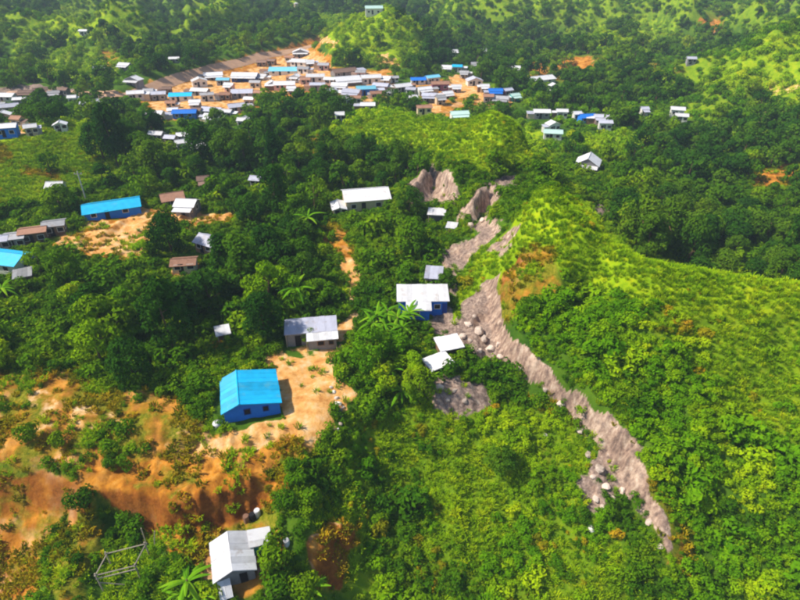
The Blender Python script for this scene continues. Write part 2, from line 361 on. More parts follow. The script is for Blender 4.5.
NU, NV = 520, 640
vv = np.linspace(0, 1, NV)
yy = 22 + 150 * vv ** 1.0 * 0.82 + 0
yy = np.concatenate([np.linspace(14, 150, 400), 150 * np.exp(np.linspace(0, math.log(3600 / 150), 241))[1:]]); NV = len(yy)
uu = np.linspace(-1, 1, NU); uu = uu * (0.75 + .25 * uu ** 2)
GX = uu[None, :] * (30 + yy[:, None] * 1.15); GY = np.repeat(yy[:, None], NU, 1)
GZ = height(GX, GY)
ZW = zone_weights(GX, GY, GZ)
_px, _py, _zc = to_px(GX, GY, GZ)
HM = hill_mask(_px, _py, _zc); HS = hill_shape(GX, GY)
ZW['lush'] = np.maximum(ZW['lush'], HM * smooth(.36, .56, HS + (fbm(GX / 14, GY / 14, 95, 3) - .5) * .25) * .66)     # grass on the hill tops
# rougher, broken relief where rock or bare soil shows
GZ = GZ + ZW['rock'] * ((ridged(GX / 3.4, GY / 3.4, 77, 4) - .6) * 2.6 + (fbm(GX / .8, GY / .8, 79, 2) - .5) * .5) + ZW['soil'] * (GY < 200) * ((ridged(GX / 4.2, GY / 3.0, 70, 5) - .6) * 1.2 + (ridged(GX / 1.7, GY / 7.0, 73, 2) - .6) * .8)
gv = np.stack([GX, GY, GZ], -1).reshape(-1, 3)
idx = np.arange(NU * NV).reshape(NV, NU)
gf = np.stack([idx[:-1, :-1], idx[:-1, 1:], idx[1:, 1:], idx[1:, :-1]], -1).reshape(-1, 4)
gm = bpy.data.meshes.new('ground'); gm.from_pydata(gv.tolist(), [], gf.tolist())
gm.polygons.foreach_set('use_smooth', np.ones(len(gf), bool))
for k in ('soil', 'sand', 'rock', 'lush'):
    a = gm.attributes.new(k, 'FLOAT', 'POINT'); a.data.foreach_set('value', ZW[k].ravel().astype(np.float32))
ground = bpy.data.objects.new('ground', gm); col.objects.link(ground); ground['kind'] = 'structure'

def mat_ground():
    m, t, o = new_mat('ground_cover')
    geo = node(t, 'ShaderNodeNewGeometry'); pos = geo.outputs['Position']
    at = lambda k: node(t, 'ShaderNodeAttribute', attribute_name=k).outputs['Fac']
    n1 = noise_n(t, .55, 6, .65, pos); n2 = noise_n(t, .09, 4, .55, pos); n3 = noise_n(t, 2.6, 5, .7, pos); n4 = noise_n(t, .22, 5, .6, pos)
    under = ramp(t, n1, [(.3, (.015, .045, .004)), (.5, (.045, .11, .007)), (.7, (.11, .19, .010))])
    far = ramp(t, n2, [(.35, (.035, .10, .010)), (.6, (.11, .21, .012))])
    under = mixc(t, .5, under, far)
    lushc = ramp(t, n1, [(.3, (.12, .24, .004)), (.5, (.25, .38, .005)), (.72, (.42, .44, .008))])
    c = mixc(t, at('lush'), under, lushc)
    soilc = ramp(t, n1, [(.30, (.12, .038, .006)), (.44, (.33, .115, .012)), (.56, (.62, .26, .030)), (.72, (.74, .42, .11))])
    red = ramp(t, n4, [(.34, (.19, .060, .010)), (.5, (.46, .18, .020)), (.66, (.62, .33, .08))])
    soilc = mixc(t, .45, soilc, red); pale = noise_n(t, .16, 5, .6, pos); soilc = mixc(t, math_n(t, 'MULTIPLY', math_n(t, 'MULTIPLY', math_n(t, 'SUBTRACT', pale, .52), 7.0, True), math_n(t, 'MULTIPLY', math_n(t, 'SUBTRACT', .86, at('soil')), 6.0, True)), soilc, ramp(t, n1, [(.35, (.46, .22, .08)), (.6, (.70, .44, .24))]))
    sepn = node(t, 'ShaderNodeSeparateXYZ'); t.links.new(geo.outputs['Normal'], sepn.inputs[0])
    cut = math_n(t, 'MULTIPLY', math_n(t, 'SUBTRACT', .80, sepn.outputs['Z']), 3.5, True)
    soilc = mixc(t, math_n(t, 'MULTIPLY', cut, .8), soilc, ramp(t, n3, [(.3, (.11, .030, .008)), (.6, (.27, .085, .016)), (.75, (.42, .16, .03))]))  # steep soil faces tinted dark red-brown, bank shading put into the colour
    gr = ramp(t, n3, [(.3, (.07, .09, .006)), (.5, (.20, .19, .010)), (.7, (.40, .30, .04))])
    soilf = math_n(t, 'MULTIPLY', math_n(t, 'SUBTRACT', math_n(t, 'ADD', at('soil'), math_n(t, 'MULTIPLY', math_n(t, 'SUBTRACT', n4, .5), 1.7)), .44), 4.0, True)
    c = mixc(t, math_n(t, 'MULTIPLY', at('soil'), 1.5, True), c, gr)
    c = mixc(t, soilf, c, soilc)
    sandc = ramp(t, n1, [(.3, (.46, .18, .045)), (.5, (.70, .37, .12)), (.68, (.80, .56, .32))])
    sf = math_n(t, 'MULTIPLY', math_n(t, 'SUBTRACT', math_n(t, 'ADD', at('sand'), math_n(t, 'MULTIPLY', math_n(t, 'SUBTRACT', n1, .5), 1.1)), .42), 5.0, True)
    c = mixc(t, sf, c, sandc)
    rockc = ramp(t, n3, [(.25, (.13, .095, .085)), (.42, (.42, .30, .24)), (.58, (.66, .50, .40)), (.74, (.82, .72, .63))])
    rockw = ramp(t, n1, [(.36, (.14, .11, .11)), (.5, (.46, .33, .27)), (.62, (.78, .60, .49))])
    rockc = mixc(t, .5, rockc, rockw); rockc = mixc(t, math_n(t, 'MULTIPLY', math_n(t, 'SUBTRACT', n4, .46), 6.0, True), mixc(t, 1.0, rockc, (.52, .46, .45), 'MULTIPLY'), rockc)
    mpn = node(t, 'ShaderNodeMapping'); mpn.inputs['Scale'].default_value = (1.6, 1.6, .16); mpn.inputs['Rotation'].default_value = (0, 0, .6); t.links.new(pos, mpn.inputs['Vector'])
    st = noise_n(t, 1.0, 5, .65, mpn.outputs[0]); rockc = mixc(t, .55, rockc, ramp(t, st, [(.38, (.10, .072, .064)), (.48, (.34, .23, .175)), (.57, (.60, .43, .32)), (.67, (.84, .70, .57))]))
    sep = node(t, 'ShaderNodeSeparateXYZ'); t.links.new(geo.outputs['Normal'], sep.inputs[0])
    steep = math_n(t, 'MULTIPLY', math_n(t, 'SUBTRACT', math_n(t, 'ADD', .86, math_n(t, 'MULTIPLY', math_n(t, 'SUBTRACT', n1, .5), .5)), sep.outputs['Z']), 5.0, True)
    rubble = ramp(t, n3, [(.3, (.09, .066, .060)), (.5, (.24, .175, .15)), (.68, (.50, .38, .31))])
    rockc = mixc(t, math_n(t, 'ADD', math_n(t, 'MULTIPLY', steep, .8), .12, True), rubble, rockc)
    rf = math_n(t, 'MULTIPLY', math_n(t, 'SUBTRACT', math_n(t, 'ADD', at('rock'), math_n(t, 'MULTIPLY', math_n(t, 'SUBTRACT', n1, .5), .8)), .42), 5.0, True)
    c = mixc(t, rf, c, rockc)
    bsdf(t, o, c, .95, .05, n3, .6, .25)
    return m
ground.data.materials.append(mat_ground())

_ys = yy; 
def zgrid(x, y):
    # height of the finished sheet (with its relief) by interpolation
    x = np.asarray(x, float); y = np.asarray(y, float)
    j = np.clip(np.searchsorted(_ys, y) - 1, 0, NV - 2); ty = np.clip((y - _ys[j]) / (_ys[j + 1] - _ys[j]), 0, 1)
    def row(jj):
        u = x / (30 + y * 1.15); i = np.clip(np.searchsorted(uu, u) - 1, 0, NU - 2)
        tx = np.clip((u - uu[i]) / (uu[i + 1] - uu[i]), 0, 1)
        return GZ[jj, i] * (1 - tx) + GZ[jj, i + 1] * tx
    return row(j) * (1 - ty) + row(j + 1) * ty
def wgrid(k, x, y):
    j = np.clip(np.searchsorted(_ys, y) - 1, 0, NV - 2); u = x / (30 + y * 1.15); i = np.clip(np.searchsorted(uu, u) - 1, 0, NU - 2)
    return ZW[k][j, i]

# ------------------------------------------------------------------ materials of things
def mat_leaf(name, stops, patch=.10, trans=.22):
    m, t, o = new_mat(name)
    oi = node(t, 'ShaderNodeObjectInfo').outputs['Random']; geo = node(t, 'ShaderNodeNewGeometry')
    isl = geo.outputs['Random Per Island']; n = noise_n(t, patch, 3, .5, geo.outputs['Position'])
    f = math_n(t, 'ADD', math_n(t, 'MULTIPLY', oi, .55), math_n(t, 'MULTIPLY', isl, .20))
    f = math_n(t, 'ADD', f, math_n(t, 'MULTIPLY', math_n(t, 'SUBTRACT', n, .37), 1.0), True)
    c = ramp(t, f, stops)
    d = node(t, 'ShaderNodeBsdfDiffuse'); tr = node(t, 'ShaderNodeBsdfTranslucent'); mx = node(t, 'ShaderNodeMixShader')
    c2 = mixc(t, 1.0, c, (1.15, 1.0, .5), 'MULTIPLY')
    t.links.new(c, d.inputs[0]); t.links.new(c2, tr.inputs[0]); mx.inputs[0].default_value = trans
    t.links.new(d.outputs[0], mx.inputs[1]); t.links.new(tr.outputs[0], mx.inputs[2]); t.links.new(mx.outputs[0], o.inputs['Surface'])
    return m
M = {}
M['leaf_dark'] = mat_leaf('leaf_dark', [(.1, (.014, .060, .006)), (.45, (.042, .13, .007)), (.8, (.11, .22, .008)), (1, (.20, .30, .010))])
M['leaf_mid'] = mat_leaf('leaf_mid', [(.1, (.030, .105, .004)), (.5, (.090, .215, .004)), (.85, (.20, .33, .004)), (1, (.33, .39, .006))])
M['leaf_bright'] = mat_leaf('leaf_bright', [(.1, (.052, .17, .003)), (.5, (.13, .31, .003)), (.85, (.255, .42, .003)), (1, (.40, .46, .005))])
M['leaf_lush'] = mat_leaf('leaf_lush', [(.1, (.11, .25, .004)), (.45, (.24, .42, .004)), (.8, (.40, .54, .005)), (1, (.55, .54, .008))], .14)
M['leaf_dry'] = mat_leaf('leaf_dry', [(.1, (.08, .12, .006)), (.4, (.24, .25, .006)), (.7, (.45, .34, .010)), (1, (.62, .33, .02))], .2)
M['leaf_palm'] = mat_leaf('leaf_palm', [(.1, (.06, .20, .008)), (.5, (.15, .36, .010)), (1, (.30, .48, .02))])
def mat_plain(name, c, rough=.8, var=.25, scale=1.5, spec=.2, dirt=None):
    m, t, o = new_mat(name)
    geo = node(t, 'ShaderNodeNewGeometry'); n = noise_n(t, scale, 5, .65, geo.outputs['Position'])
    oi = node(t, 'ShaderNodeObjectInfo').outputs['Random']
    lo = tuple(x * (1 - var) for x in c); hi = tuple(min(x * (1 + var), .9) for x in c)
    cc = ramp(t, math_n(t, 'ADD', math_n(t, 'MULTIPLY', n, .65), math_n(t, 'MULTIPLY', oi, .40)), [(.3, lo), (.7, hi)])
    if dirt:
        n2 = noise_n(t, scale * .6, 6, .7, geo.outputs['Position'])
        cc = mixc(t, math_n(t, 'MULTIPLY', math_n(t, 'SUBTRACT', n2, .55), 5.0, True), cc, dirt)
    bsdf(t, o, cc, rough, spec); return m
def mp(k, *a, **kw): M[k] = mat_plain(k, *a, **kw)
mp('bark', (.13, .085, .05), .95, .35, 3)
mp('tin_white', (.66, .66, .70), .5, .16, 1.2, .3, (.46, .40, .37))
mp('tin_lavender', (.46, .47, .58), .5, .16, 1.2, .4, (.34, .27, .24))
mp('tin_grey', (.34, .34, .37), .55, .22, 1.2, .35, (.24, .17, .13))
mp('tin_rust', (.30, .16, .11), .8, .35, 1.4, .2, (.16, .08, .05))
mp('tin_brown', (.22, .14, .11), .8, .3, 1.4, .2)
mp('paint_cyan', (.010, .42, .74), .5, .22, .9, .3, (.10, .42, .56))
mp('paint_blue', (.012, .16, .62), .5, .15, .8, .35)
mp('paint_sky', (.18, .52, .70), .5, .15, .8, .35)
mp('paint_mint', (.48, .68, .64), .5, .12, .8, .35)
mp('wall_blue', (.015, .18, .72), .75, .15, 1.0)
mp('wall_navy', (.015, .05, .26), .75, .2, 1.0)
mp('wall_grey', (.24, .23, .24), .9, .25, 1.5)
mp('wall_white', (.68, .66, .64), .85, .15, 1.5)
mp('wall_pink', (.60, .38, .36), .85, .15, 1.5)
mp('wall_teal', (.05, .38, .38), .8, .2, 1.5)
mp('wall_wood', (.22, .13, .075), .9, .35, 2.5)
mp('wall_cream', (.62, .50, .34), .9, .2, 1.5)
mp('wall_mauve', (.24, .10, .16), .85, .2, 1.5)
mp('wood_pole', (.36, .31, .25), .9, .25, 4)
mp('dark_opening', (.012, .012, .016), .6, .2, 1)
mp('concrete', (.42, .40, .37), .9, .2, 3)
mp('boulder', (.52, .42, .36), .95, .35, 2.0)
mp('boulder_white', (.80, .76, .70), .9, .12, 2.0)
mp('road_earth', (.60, .37, .24), .95, .25, .3, .1)
mp('cable', (.03, .03, .03), .6, .2, 1)

# ------------------------------------------------------------------ mesh builder and tagging
class MB:
    def __init__(s): s.v, s.f = [], []
    def add(s, vs, fs):
        n = len(s.v); s.v += [tuple(p) for p in vs]; s.f += [tuple(i + n for i in f) for f in fs]; return s
    def box(s, x0, x1, y0, y1, z0, z1):
        vs = [(x, y, z) for z in (z0, z1) for y in (y0, y1) for x in (x0, x1)]
        return s.add(vs, [(0, 2, 3, 1), (4, 5, 7, 6), (0, 1, 5, 4), (2, 6, 7, 3), (0, 4, 6, 2), (1, 3, 7, 5)])
    def tube(s, pts, rad, n=6):
        pts = [Vector(p) for p in pts]; base = len(s.v); rings = []
        for i, p in enumerate(pts):
            d = (pts[min(i + 1, len(pts) - 1)] - pts[max(i - 1, 0)]).normalized()
            a = d.orthogonal().normalized(); b = d.cross(a); r = rad[i] if isinstance(rad, (list, tuple)) else rad
            rings.append([p + (a * math.cos(k * 2 * math.pi / n) + b * math.sin(k * 2 * math.pi / n)) * r for k in range(n)])
        vs = [q for g in rings for q in g]; fs = []
        for i in range(len(pts) - 1):
            for k in range(n): fs.append((i * n + k, i * n + (k + 1) % n, (i + 1) * n + (k + 1) % n, (i + 1) * n + k))
        fs.append(tuple(range(n - 1, -1, -1))); fs.append(tuple(range((len(pts) - 1) * n, len(pts) * n)))
        return s.add(vs, fs)
    def slab(s, quad, th):
        q = [Vector(p) for p in quad]; nrm = (q[1] - q[0]).cross(q[3] - q[0]).normalized()
        if nrm.z < 0: nrm = -nrm
        lo = [p - nrm * th for p in q]
        fs = [(0, 1, 2, 3), (7, 6, 5, 4), (0, 4, 5, 1), (1, 5, 6, 2), (2, 6, 7, 3), (3, 7, 4, 0)]
        return s.add(q + lo, fs)
    def mesh(s, name, mat, smooth=False):
        m = bpy.data.meshes.new(name); m.from_pydata(s.v, [], s.f); m.materials.append(mat)
        if smooth: m.polygons.foreach_set('use_smooth', np.ones(len(s.f), bool))
        return m
    def build(s, name, mat, parent=None, smooth=False):
        o = bpy.data.objects.new(name, s.mesh(name, mat, smooth)); col.objects.link(o); o.parent = parent; return o
def tag(o, label, cat, group=None):
    o['label'] = label; o['category'] = cat
    if group: o['group'] = group
    return o
def thing(name, label, cat, loc, rz=0, group=None):
    o = bpy.data.objects.new(name, None); col.objects.link(o); o.location = loc; o.rotation_euler = (0, 0, rz)
    o.empty_display_size = .3
    return tag(o, label, cat, group)
def copy_thing(src, loc, rz, s, label=None, group=None):
    r = src.copy(); col.objects.link(r); r.location = loc; r.rotation_euler = (0, 0, rz); r.scale = (s[0], s[0], s[1]) if isinstance(s, tuple) else (s, s, s)
    if label: r['label'] = label
    if group: r['group'] = group
    for ch in src.children:
        c = ch.copy(); col.objects.link(c); c.parent = r
        for g in ch.children:
            d = g.copy(); col.objects.link(d); d.parent = c
    return r
def mesh_np(name, v, f, mats, mi=None, smooth=False):
    m = bpy.data.meshes.new(name); m.from_pydata(v.tolist() if hasattr(v, 'tolist') else v, [], f.tolist() if hasattr(f, 'tolist') else f)
    for x in mats: m.materials.append(x)
    if mi is not None: m.polygons.foreach_set('material_index', mi)
    if smooth: m.polygons.foreach_set('use_smooth', np.ones(len(m.polygons), bool))
    return m

# ------------------------------------------------------------------ buildings
def front_frame(L, Rr):
    a, b = hit(*L), hit(*Rr); a.z = b.z = (a.z + b.z) / 2
    d = b - a; return a, d.length, math.atan2(d.y, d.x)
_sheet_cache = {}
def sheet_mesh(wd, ln, mat, waves=5):
    key = (round(wd, 2), round(ln, 2), mat.name)
    if key not in _sheet_cache:
        b = MB(); n = waves * 4; top = []; bot = []
        for k in range(n + 1):
            x = wd * k / n; z = .028 * math.cos(2 * math.pi * k / 4)
            top += [(x, 0, z), (x, -ln, z)]; bot += [(x, 0, z - .012), (x, -ln, z - .012)]
        m = len(top); fs = []
        for k in range(n):
            i = 2 * k; fs += [(i, i + 1, i + 3, i + 2), (m + i + 2, m + i + 3, m + i + 1, m + i)]
        b.add(top + bot, fs); _sheet_cache[key] = b.mesh('roof_sheet', mat)
    return _sheet_cache[key]
def sheets(roof, p0, p1, q0, mat, wd=.85):
    """sheets laid from the ridge or upper edge p0-p1 down along p0-q0"""
    p0, p1, q0 = Vector(p0), Vector(p1), Vector(q0)
    u = (p1 - p0); L = u.length; u.normalize(); v = (q0 - p0); ln = v.length; v.normalize(); n = u.cross(-v).normalized()
    if n.z < 0: n = -n
    k = max(1, round(L / wd)); wd = L / k
    for i in range(k):
        o = bpy.data.objects.new('roof_sheet', sheet_mesh(wd * 1.02, ln, mat)); col.objects.link(o); o.parent = roof
        p = p0 + u * (i * wd) + n * (.045 + random.uniform(0, .02)) - v * random.uniform(-.03, .05)
        yv = n.cross(u)
        mt = Matrix(((u.x, yv.x, n.x, p.x), (u.y, yv.y, n.y, p.y), (u.z, yv.z, n.z, p.z), (0, 0, 0, 1)))
        if (yv - (-v)).length > 1: mt = Matrix(((-u.x, -yv.x, n.x, p.x + u.x * wd), (-u.y, -yv.y, n.y, p.y + u.y * wd), (-u.z, -yv.z, n.z, p.z + u.z * wd), (0, 0, 0, 1)))
        o.matrix_basis = mt @ Matrix.Rotation(random.uniform(-.012, .012), 4, 'Z')
def window(root, x0, x1, z0, z1, y, frame='wall_white', side=-1, axis='y'):
    """a window on the plane y (or x) = value, proud on the given side"""
    def bx(b, u0, u1, w0, w1, a0, a1):
        a0, a1 = sorted((a0, a1))
        return b.box(u0, u1, a0, a1, w0, w1) if axis == 'y' else b.box(a0, a1, u0, u1, w0, w1)
    f = MB(); e = .09
    for u0, u1, w0, w1 in ((x0, x1, z0 - e, z0), (x0, x1, z1, z1 + e), (x0 - e, x0, z0 - e, z1 + e), (x1, x1 + e, z0 - e, z1 + e)): bx(f, u0, u1, w0, w1, y, y + side * .07)
    wo = f.build('window', M[frame], root)
    p = bx(MB(), x0, x1, z0, z1, y, y + side * .02).build('pane', M['dark_opening'], wo)
    return wo
def door(root, x0, x1, z1, y, mat='dark_opening', axis='y', side=-1, z0=0):
    a0, a1 = sorted((y, y + side * .05)); b = MB()
    b.box(x0, x1, a0, a1, z0, z1) if axis == 'y' else b.box(a0, a1, x0, x1, z0, z1)
    return b.build('door', M[mat], root)
def gable_wall(w, d, h, rise, ridge=.5, axis='y', below=1.2):
    """closed wall body; axis y: the ridge runs in depth and the gables face front and back"""
    if axis == 'y':
        prof = [(0, -below), (w, -below), (w, h), (w * ridge, h + rise), (0, h)]
        vs = [(x, 0, z) for x, z in prof] + [(x, d, z) for x, z in prof]
    else:
        prof = [(0, -below), (d, -below), (d, h), (d * ridge, h + rise), (0, h)]
        vs = [(0, y, z) for y, z in prof] + [(w, y, z) for y, z in prof]
    n = 5; fs = [tuple(range(n)), tuple(range(2 * n - 1, n - 1, -1))] + [(k, (k + 1) % n, (k + 1) % n + n, k + n) for k in range(n)]
    return MB().add(vs, fs)

# blue gabled house on the bare plateau
a, wd_, rz = front_frame((226, 424), (281, 414))
t = thing('blue_house', 'bright blue gabled tin house standing on the bare orange plateau', 'house', a, rz)
W, D, Hh, Ri, rg = wd_, 6.4, 2.0, .95, .29
gable_wall(W, D, Hh, Ri - .08, rg).build('wall', M['wall_blue'], t)
ro = MB(); rx = W * rg; ov = .3; k1 = Ri / rx; k2 = Ri / (W - rx)
Lq = [(rx, -ov, Hh + Ri), (rx, D + ov, Hh + Ri), (-ov, D + ov, Hh - ov * k1), (-ov, -ov, Hh - ov * k1)]
Rq = [(rx, -ov, Hh + Ri), (rx, D + ov, Hh + Ri), (W + ov, D + ov, Hh - ov * k2), (W + ov, -ov, Hh - ov * k2)]
ro.slab(Lq, .05); ro.slab(Rq, .05); roof = ro.build('roof', M['paint_cyan'], t)
sheets(roof, Lq[0], Lq[1], Lq[3], M['paint_cyan']); sheets(roof, Rq[0], Rq[1], Rq[3], M['paint_cyan'])
MB().tube([(rx, -ov - .02, Hh + Ri + .07), (rx, D + ov + .02, Hh + Ri + .07)], .09, 6).build('ridge_cap', M['paint_cyan'], roof)
window(t, W * .36, W * .36 + .7, .95, 1.75, 0, 'wall_navy'); window(t, W * .70, W * .70 + .6, .95, 1.65, 0, 'wall_navy')
door(t, 1.2, 2.1, 1.95, W, 'wall_navy', 'x', 1)
b = MB().tube([(0, 0, -.2), (0, 0, .12), (0, 0, .42), (0, 0, .46)], [.42, .46, .60, .66], 12); o = b.build('tin_basin', M['tin_white'], None, True)
o.location = a + Vector((-.9, -.3, 0)); tag(o, 'whitish tin basin at the front corner of the blue gabled house', 'basin')

# white hut on the terrace below the cut bank
a, wd_, rz = front_frame((220, 594), (256, 578))
t = thing('white_hut', 'small white tin-roofed hut below the orange cut bank', 'house', a, rz)
W, D, Hh, Ri, rg = wd_, 4.4, 2.2, .95, .47
gable_wall(W, D, Hh, Ri - .08, rg).build('wall', M['wall_grey'], t)
ro = MB(); rx = W * rg; ov = .32; k1 = Ri / rx; k2 = Ri / (W - rx)
Lq = [(rx, -ov, Hh + Ri), (rx, D + ov, Hh + Ri), (-ov, D + ov, Hh - ov * k1), (-ov, -ov, Hh - ov * k1)]
Rq = [(rx, -ov, Hh + Ri), (rx, D + ov, Hh + Ri), (W + ov, D + ov, Hh - ov * k2), (W + ov, -ov, Hh - ov * k2)]
ro.slab(Lq, .04); ro.slab(Rq, .04); roof = ro.build('roof', M['tin_white'], t)
sheets(roof, Lq[0], Lq[1], Lq[3], M['tin_white']); sheets(roof, Rq[0], Rq[1], Rq[3], M['tin_lavender'] if False else M['tin_white'])
wing = MB().box(W + .01, W + 2.1, D - 1.9, D, -1.2, Hh - .35).build('wing', M['wall_teal'], t)
wq = [(W - .1, D + .25, Hh + .22), (W - .1, D - 2.1, Hh + .22), (W + 2.4, D - 2.1, Hh - .22), (W + 2.4, D + .25, Hh - .22)]
wr = MB().slab(wq, .04).build('wing_roof', M['tin_white'], t); sheets(wr, wq[0], wq[1], wq[3], M['tin_white'])
door(t, W * .60, W * .60 + .8, 1.9, 0); window(t, .5, 1.1, 1.0, 1.6, 0, 'wall_wood'); window(t, 1.6, 2.4, .9, 1.6, W, 'wall_wood', 1, 'x')
lq = [(.05, -.05, 1.75), (1.35, -.05, 1.75), (1.35, -1.5, .55), (.05, -1.5, .55)]
lt = MB().slab(lq, .04).build('lean_to', M['tin_white'], t); sheets(lt, lq[0], lq[1], lq[3], M['tin_white'])
for x_ in (.15, 1.25): MB().tube([(x_, -1.35, -.8), (x_, -1.35, .6)], .05).build('post', M['wood_pole'], lt)
WH = (a.copy(), rz)

# grey hut beside the dirt yard
a, wd_, rz = front_frame((288, 353), (337, 349))
t = thing('grey_hut', 'weathered grey tin hut with a pale front awning beside the dirt yard', 'house', a, rz)
W, D = wd_, 4.4
MB().box(0, W, 1.5, D, -1, 2.35).build('wall', M['wall_grey'], t)
MB().box(W * .42, W, 0, 1.5, -1, 1.95).build('front_room', M['wall_grey'], t)
mq = [(-.3, D + .3, 2.85), (W + .3, D + .3, 2.85), (W + .3, 1.2, 2.38), (-.3, 1.2, 2.38)]
mr = MB().slab(mq, .05).build('roof', M['tin_lavender'], t); sheets(mr, mq[0], mq[1], mq[3], M['tin_lavender'])
fq = [(W * .40, 1.25, 2.36), (W + .3, 1.25, 2.36), (W + .3, -.4, 2.0), (W * .40, -.4, 2.0)]
fr = MB().slab(fq, .05).build('awning', M['tin_white'], t); sheets(fr, fq[0], fq[1], fq[3], M['tin_white'])
door(t, W * .16, W * .16 + .9, 1.9, 1.5); window(t, W * .62, W * .62 + .9, .9, 1.6, 0, 'wall_wood'); window(t, W * .85, W * .85 + .6, .9, 1.5, 0, 'wall_wood')
MB().tube([(-.1, 1.3, -.8), (-.1, 1.3, 2.3)], .06).build('post', M['wood_pole'], t); MB().tube([(W * .4, -.2, -.8), (W * .4, -.2, 1.95)], .06).build('post', M['wood_pole'], t)

# white roofed house with blue walls
a, wd_, rz = front_frame((399, 316), (447, 317))
t = thing('blue_walled_house', 'house with white tin roof and deep blue walls beside the eroded ridge', 'house', a, rz)
W, D = wd_, 4.6
MB().box(0, W, .8, D, -1, 2.35).build('wall', M['wall_blue'], t)
mq = [(-.35, D + .3, 3.1), (W + .3, D + .3, 3.1), (W + .3, .55, 2.42), (-.35, .55, 2.42)]
mr = MB().slab(mq, .05).build('roof', M['tin_white'], t); sheets(mr, mq[0], mq[1], mq[3], M['tin_white'])
MB().box(W * .18, W * .62, -1.1, .8, -1, 1.95).build('front_room', M['wall_blue'], t)
fq = [(W * .14, .58, 2.40), (W * .66, .58, 2.40), (W * .66, -1.5, 2.0), (W * .14, -1.5, 2.0)]
fr = MB().slab(fq, .05).build('awning', M['tin_white'], t); sheets(fr, fq[0], fq[1], fq[3], M['tin_white'])
window(t, W * .74, W * .74 + .9, .9, 1.7, .8, 'wall_white'); door(t, W * .90, W * .90 + .75, 1.9, .8, 'wall_navy'); window(t, W * .3, W * .3 + .9, .8, 1.5, -1.1, 'wall_white')

# two tin sheds in the hollow by the scar
def flat_shed(name, label, L, Rr, d, h, slope, rmat, wmat, rzadd=0, posts=True, lean=0):
    a, w_, rz = front_frame(L, Rr); t = thing(name, label, 'shed', a, rz + rzadd)
    q = [(-.2, d + .2, h + slope), (w_ + .2, d + .2, h + slope), (w_ + .2, -.2, h + lean), (-.2, -.2, h)]
    r = MB().slab(q, .05).build('roof', M[rmat], t); sheets(r, q[0], q[1], q[3], M[rmat])
    MB().box(.15, w_ - .15, d * .45, d, -1, h - .05 + slope * .3).build('wall', M[wmat], t)
    for px_ in (.1, w_ - .1): MB().tube([(px_, .05, -1), (px_, .05, h - .06)], .06).build('post', M['wood_pole'], t)
    return t
flat_shed('tin_shed', 'open shed with a clean white tin roof beside the bare hollow', (441, 361), (462, 358), 2.7, 1.9, .35, 'tin_white', 'wall_wood')
flat_shed('tin_shed', 'low shed with patched grey-white tin roof under leafy trees by the hollow', (432, 378), (455, 374), 2.2, 1.4, .5, 'tin_white', 'wall_grey', .25)
flat_shed('tin_shed', 'narrow grey tin shed half hidden by trees behind the blue-walled house', (425, 288), (440, 286), 3.4, 2.0, .5, 'tin_lavender', 'wall_grey', -.35)
flat_shed('tin_shed', 'small white tin shed at the foot of the pale rock outcrop', (428, 224), (444, 222), 2.6, 1.8, .3, 'tin_white', 'wall_grey')
flat_shed('tin_shed', 'tiny whitish lean-to on the slope below the darker rock outcrop', (446, 236), (455, 234), 2.0, 1.5, .3, 'tin_white', 'wall_wood')
flat_shed('tin_shed', 'tiny white tin shelter inside the dense grove near the plateau', (219, 345), (231, 343), 1.8, 1.5, .4, 'tin_white', 'wall_wood', .3)
flat_shed('tin_shed', 'small grey tin shed among the trees below the cyan roof', (17, 288), (34, 285), 2.6, 1.8, .4, 'tin_grey', 'wall_wood', .1)

